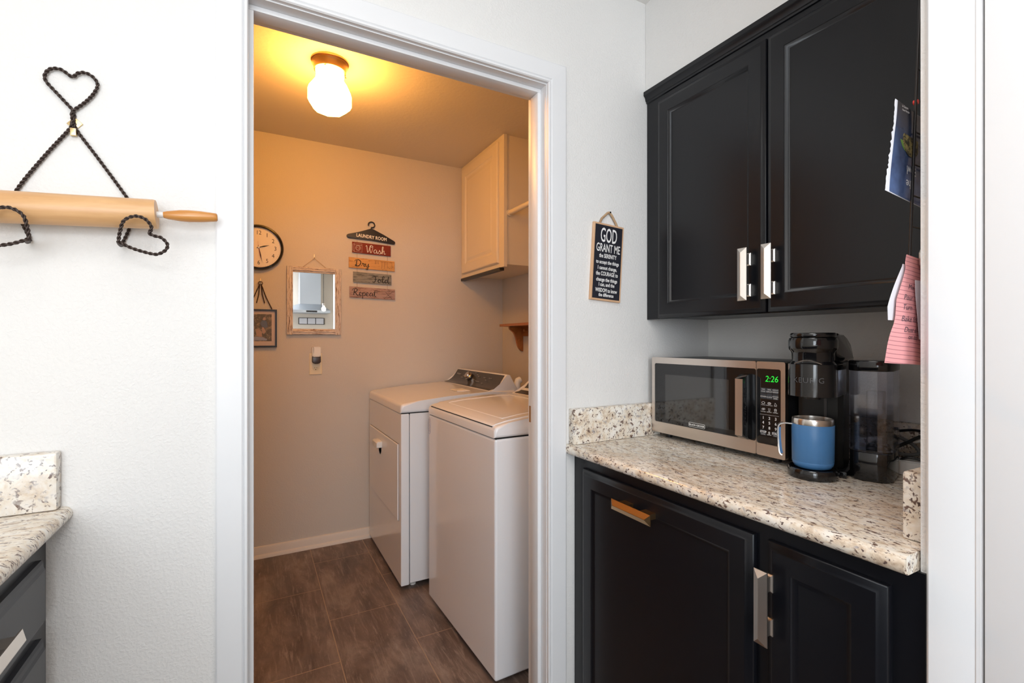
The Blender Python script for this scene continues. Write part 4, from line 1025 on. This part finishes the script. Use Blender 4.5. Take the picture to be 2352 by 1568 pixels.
# hanging laundry sign
ls = thing('laundry_sign', 'hanger shaped laundry room sign with four coloured boards on the far wall', 'sign', (.674, WF, 1.54))
hm = XZ(WF - .003)
hp_ = [(.520, 1.9330), (.5225, 1.9410), (.530, 1.9460), (.600, 1.9670), (.660, 1.9900), (.674, 1.9960), (.690, 1.9900), (.750, 1.9640), (.815, 1.9310), (.8270, 1.9245), (.8295, 1.9160), (.8250, 1.9070), (.815, 1.9050), (.674, 1.9170), (.534, 1.9200), (.5235, 1.9240)]
hn = MB().prism(hp_, hm, 0, .008, .0015).build('hanger_board', 'sign_black', ls, 30)
MB().tube([(.674 + x, WF - .007, 2.016 + z) for x, z in catmull([(0, -.022, 0), (.002, -.014, 0), (.014, -.012, 0), (.0215, .002, 0), (.014, .018, 0), (-.002, .0215, 0), (-.015, .014, 0), (-.0185, .002, 0), (-.016, -.003, 0)], 5) and [(p.x, p.y) for p in catmull([(0, -.022, 0), (.002, -.014, 0), (.014, -.012, 0), (.0215, .002, 0), (.014, .018, 0), (-.002, .0215, 0), (-.015, .014, 0), (-.0185, .002, 0), (-.016, -.003, 0)], 5)]], .0042, 8).build('hanger_hook', 'sign_black', ls, 50)
mb = MB(); 
def arc_t(x, y, d): return hm(.676 + x, 1.9285 + y - .000 * x - .06 * x, .0085)
mb.text('LAUNDRY ROOM', .0300, arc_t, sx=.78, bold=.0007, space=1.07); mb.build('lettering', 'letter_white', hn, 0)
def board(nm, x0, x1, z0, z1, sk, mat):
    return MB().prism([(x0, z0 + sk), (x1, z0), (x1, z1), (x0, z1 + sk)], hm, 0, .008, .001).build(nm, mat, ls, 30)
bw = board('wash_board', .5545, .7990, 1.8250, 1.8930, .0065, 'board_red')
bd = board('dry_board', .5335, .8250, 1.7270, 1.7935, .0065, 'board_tan')
bf = board('fold_board', .5605, .8030, 1.6360, 1.7035, .0065, 'board_grey')
bp_ = board('repeat_board', .5385, .8270, 1.5390, 1.6080, .006, 'board_mauve')
# brush script built from strokes
GL = {
 'W': ([[(-.05, .82), (.02, .95), (.10, .90), (.13, .45), (.20, .06), (.33, .30), (.43, .75), (.48, .95), (.46, .60), (.52, .12), (.62, .05), (.74, .40), (.80, .80), (.74, 1.02), (.60, 1.06), (.50, .95), (.58, .84), (.72, .84), (.86, .92)]], .86),
 'a': ([[(.42, .42), (.28, .52), (.12, .40), (.08, .18), (.18, .04), (.32, .12), (.42, .42), (.42, .14), (.50, .03), (.60, .12)]], .56),
 's': ([[(-.02, .10), (.14, .34), (.20, .52), (.26, .36), (.34, .16), (.26, .02), (.12, .03), (.06, .12)], [(.26, .02), (.42, .10)]], .42),
 'h': ([[(0, .10), (.16, .50), (.26, .96), (.18, 1.04), (.12, .80), (.10, .02)], [(.12, .20), (.24, .46), (.34, .46), (.34, .16), (.42, .03), (.56, .14)]], .55),
 'D': ([[(.22, .92), (.18, .40), (.14, .06)], [(-.02, .76), (.10, .94), (.40, 1.0), (.66, .80), (.66, .42), (.44, .10), (.18, .02), (.02, .08), (.06, .20), (.20, .10)]], .76),
 'r': ([[(0, .08), (.12, .40), (.14, .56), (.20, .44), (.32, .46), (.30, .20), (.36, .03), (.48, .12)]], .44),
 'y': ([[(0, .30), (.06, .50), (.08, .20), (.18, .04), (.32, .20), (.40, .50)], [(.40, .50), (.36, .0), (.28, -.36), (.14, -.40), (.12, -.24), (.36, .0), (.54, .16)]], .50),
 'F': ([[(-.04, .78), (.06, .92), (.30, .92), (.66, .98)], [(.36, .92), (.32, .40), (.22, .06), (.04, .02), (.0, .16)], [(.14, .46), (.52, .50)]], .58),
 'o': ([[(.24, .50), (.10, .40), (.06, .16), (.18, .03), (.34, .14), (.36, .38), (.24, .50), (.34, .40), (.50, .44)]], .46),
 'l': ([[(0, .10), (.20, .46), (.34, .84), (.28, 1.02), (.16, .86), (.12, .40), (.18, .06), (.30, .04), (.40, .16)]], .36),
 'd': ([[(.38, .42), (.26, .50), (.10, .38), (.08, .14), (.18, .03), (.32, .14), (.46, .60), (.52, 1.0), (.44, .50), (.44, .12), (.52, .03), (.62, .12)]], .58),
 'R': ([[(.18, .90), (.14, .40), (.10, .04)], [(-.08, .66), (.0, .90), (.30, 1.02), (.54, .90), (.50, .66), (.26, .50), (.16, .48), (.36, .36), (.50, .10), (.66, .04), (.76, .14)]], .74),
 'e': ([[(.0, .14), (.20, .22), (.34, .38), (.26, .52), (.10, .40), (.08, .16), (.20, .02), (.36, .08), (.44, .18)]], .42),
 'p': ([[(0, .26), (.10, .50), (.10, .0), (.06, -.40)], [(.10, .24), (.22, .48), (.38, .42), (.38, .16), (.24, .03), (.10, .12)], [(.30, .05), (.50, .16)]], .48),
 't': ([[(.0, .12), (.12, .50), (.18, .86), (.14, .40), (.16, .08), (.26, .02), (.36, .10)], [(-.04, .58), (.50, .62)]], .36)}
def script(word, x, z, s, r, sk=0, mx=1):
    m_ = MB(); cx_ = x
    for ch in word:
        strokes, adv = GL[ch]
        for st_ in strokes:
            P = catmull([(cx_ + a * s * mx, b_ * s, 0) for a, b_ in st_], 5)
            pts = [(p.x, WF - .0112, z + p.y - sk * (p.x - x)) for p in P]; rr = []
            for i in range(len(pts)):
                dz = (pts[min(i + 1, len(pts) - 1)][2] - pts[max(i - 1, 0)][2])
                rr.append(r * (1.25 if dz < 0 else .72))
            m_.tube(pts, rr, 6)
        cx_ += adv * s * mx
    return m_
script('Wash', .640, 1.8365, .0470, .0020, .025, 1.12).build('script_word', 'letter_white', bw, 60)
script('Dry', .571, 1.7455, .0420, .0021, .02, 1.25).build('script_word', 'letter_black', bd, 60)
script('Fold', .682, 1.6475, .0430, .0021, .02, 1.25).build('script_word', 'letter_black', bf, 60)
script('Repeat', .558, 1.5585, .0440, .0018, .02, 1.12).build('script_word', 'letter_black', bp_, 60)
def line_art(parent, mat, polys, nm='line_drawing', r=.0006):
    m_ = MB()
    for P in polys: m_.tube([(x, WF - .0112, z) for x, z in P], r, 5)
    m_.build(nm, mat, parent, 50)
cc = [(.590 + .011 * math.cos(t * PI / 8), 1.862 + .012 * math.sin(t * PI / 8)) for t in range(17)]
line_art(bw, 'letter_white', [[(.566, 1.838), (.566, 1.891), (.614, 1.889), (.614, 1.836), (.566, 1.838)], cc, [(.590 + (x - .590) * 1.45, 1.862 + (z - 1.862) * 1.4) for x, z in cc], [(.566, 1.881), (.614, 1.879)], [(.562, 1.889), (.558, 1.880), (.558, 1.846), (.566, 1.838)], [(.582, 1.862), (.588, 1.866), (.594, 1.858), (.600, 1.864)]])
line_art(bd, 'letter_black', [[(.690, 1.791), (.822, 1.785)], [(.698, 1.789), (.696, 1.768), (.702, 1.768), (.704, 1.789)], [(.710, 1.789), (.712, 1.772), (.720, 1.768), (.720, 1.789)], [(.738, 1.788), (.740, 1.738), (.748, 1.733), (.754, 1.740), (.760, 1.738), (.764, 1.787)], [(.746, 1.786), (.747, 1.748)], [(.757, 1.786), (.756, 1.748)], [(.776, 1.786), (.776, 1.752), (.772, 1.744), (.784, 1.750), (.790, 1.742), (.796, 1.752), (.806, 1.744), (.806, 1.786)]])
line_art(bp_, 'letter_black', [[(.700, 1.592), (.735, 1.588), (.775, 1.594), (.818, 1.590)], [(.806, 1.545), (.765, 1.588)], [(.756, 1.545), (.805, 1.588)], [(.752, 1.545), (.762, 1.545)], [(.800, 1.545), (.812, 1.545)], [(.778, 1.594), (.786, 1.600), (.792, 1.594)]], r=.0008)
mb = MB()
for x in (.585, .778):
    for z0, z1 in ((1.911, 1.890), (1.8330, 1.791), (1.735, 1.703), (1.644, 1.606)): mb.tube([(x, WF - .006, z0), (x, WF - .006, z1)], .0009, 5)
mb.build('cord', 'rawwood', ls, 50)

# outlet and night light
ot = thing('wall_outlet', 'ivory wall outlet plate under the mirror', 'outlet', (.339, WF, 1.06))
MB().rings(.3025, .3760, 1.0605, 1.1910, [(0, 0), (0, .003), (.0035, .0055)], XZ(WF)).build('cover_plate', 'ivory', ot, 0)
MB().prism([(.3390 + .0165 * math.cos(t * PI / 12), 1.100 + .0145 * max(-.85, min(.85, math.sin(t * PI / 12)))) for t in range(24)], XZ(WF), .0055, .0072, .0005).build('socket', 'ivory', ot, 30)
mb = MB(); mb.box(.3320, .3336, WF - .0076, WF - .0070, 1.100, 1.108); mb.box(.3445, .3461, WF - .0076, WF - .0070, 1.100, 1.107); mb.box(.3370, .3415, WF - .0076, WF - .0070, 1.0895, 1.094); mb.build('slots', 'dark_gap', ot, 0)
nl = thing('night_light', 'plug in night light with frosted shade and dark base in the outlet', 'night light', (.341, WF - .02, 1.15))
MB().prism([(.3165, 1.140), (.3165, 1.171), (.3655, 1.171), (.3655, 1.140), (.360, 1.133), (.350, 1.129), (.332, 1.129), (.322, 1.133)], XZ(WF - .0058), 0, .030, .004, 3).build('base', simple('brown_black_plastic', (.045, .028, .026), .3), nl, 40)
MB().prism(rrect(.3175, .3645, 1.1712, 1.2320, .005), XZ(WF - .0075), 0, .026, .008, 3).build('shade', 'frost', nl, 40)

# ================================================================ KITCHEN BEHIND THE CAMERA (seen in the mirror)
hd_ = thing('range_hood', 'steel range hood with tall chimney on the kitchen back wall', 'range hood', (.72, -2.0, 1.66))
MB().box(.655, .975, -2.299, -2.03, 1.86, 2.439, .002).build('chimney', 'hood_steel', hd_, 0)
mb = MB(); v_ = mb.verts([(.38, -2.299, 1.715), (1.10, -2.299, 1.715), (1.10, -1.88, 1.715), (.38, -1.88, 1.715), (.38, -2.299, 1.755), (1.10, -2.299, 1.755), (1.10, -1.88, 1.755), (.38, -1.88, 1.755), (.65, -2.299, 1.86), (.98, -2.299, 1.86), (.98, -2.025, 1.86), (.65, -2.025, 1.86)])
mb.faces(v_, [(0, 1, 2, 3), (0, 4, 5, 1), (1, 5, 6, 2), (2, 6, 7, 3), (3, 7, 4, 0), (4, 8, 9, 5), (5, 9, 10, 6), (6, 10, 11, 7), (7, 11, 8, 4), (8, 11, 10, 9)])
mb.build('canopy', 'hood_steel', hd_, 0)
MB().box(.74, .90, -1.8795, -1.872, 1.722, 1.748).build('button_panel', 'black_plastic', hd_, 0)
pic2 = MB(); pic2.box(.66, 1.06, -2.298, -2.285, 1.54, 1.65); pic2.mi = 1
for i in range(3): pic2.box(.670 + i * .129, .787 + i * .129, -2.2845, -2.280, 1.548, 1.642)
tag(pic2.build('kitchen_picture', ['black_metal', 'paper'], smooth=0), 'small framed row of pictures on the kitchen wall under the hood', 'picture frame')
pb = thing('pendant_light', 'bare glowing bulb on a cord in the kitchen behind the camera', 'pendant light', (.885, -.95, 2.44))
MB().tube([(.885, -.95, 2.439), (.885, -.95, 1.80)], .003, 6).build('cord', 'black_plastic', pb, 50)
MB().lathe([(0, 1.80), (.018, 1.80), (.018, 1.765), (0, 1.765)], (.885, -.95, 0), n=20, cap=False).build('socket', 'steel_soft', pb, 40)
MB().lathe([(.012, 1.765), (.014, 1.755), (.028, 1.730), (.030, 1.715), (.022, 1.695), (0, 1.687)], (.885, -.95, 0), n=24, cap=False).build('bulb', 'bulb', pb, 50)
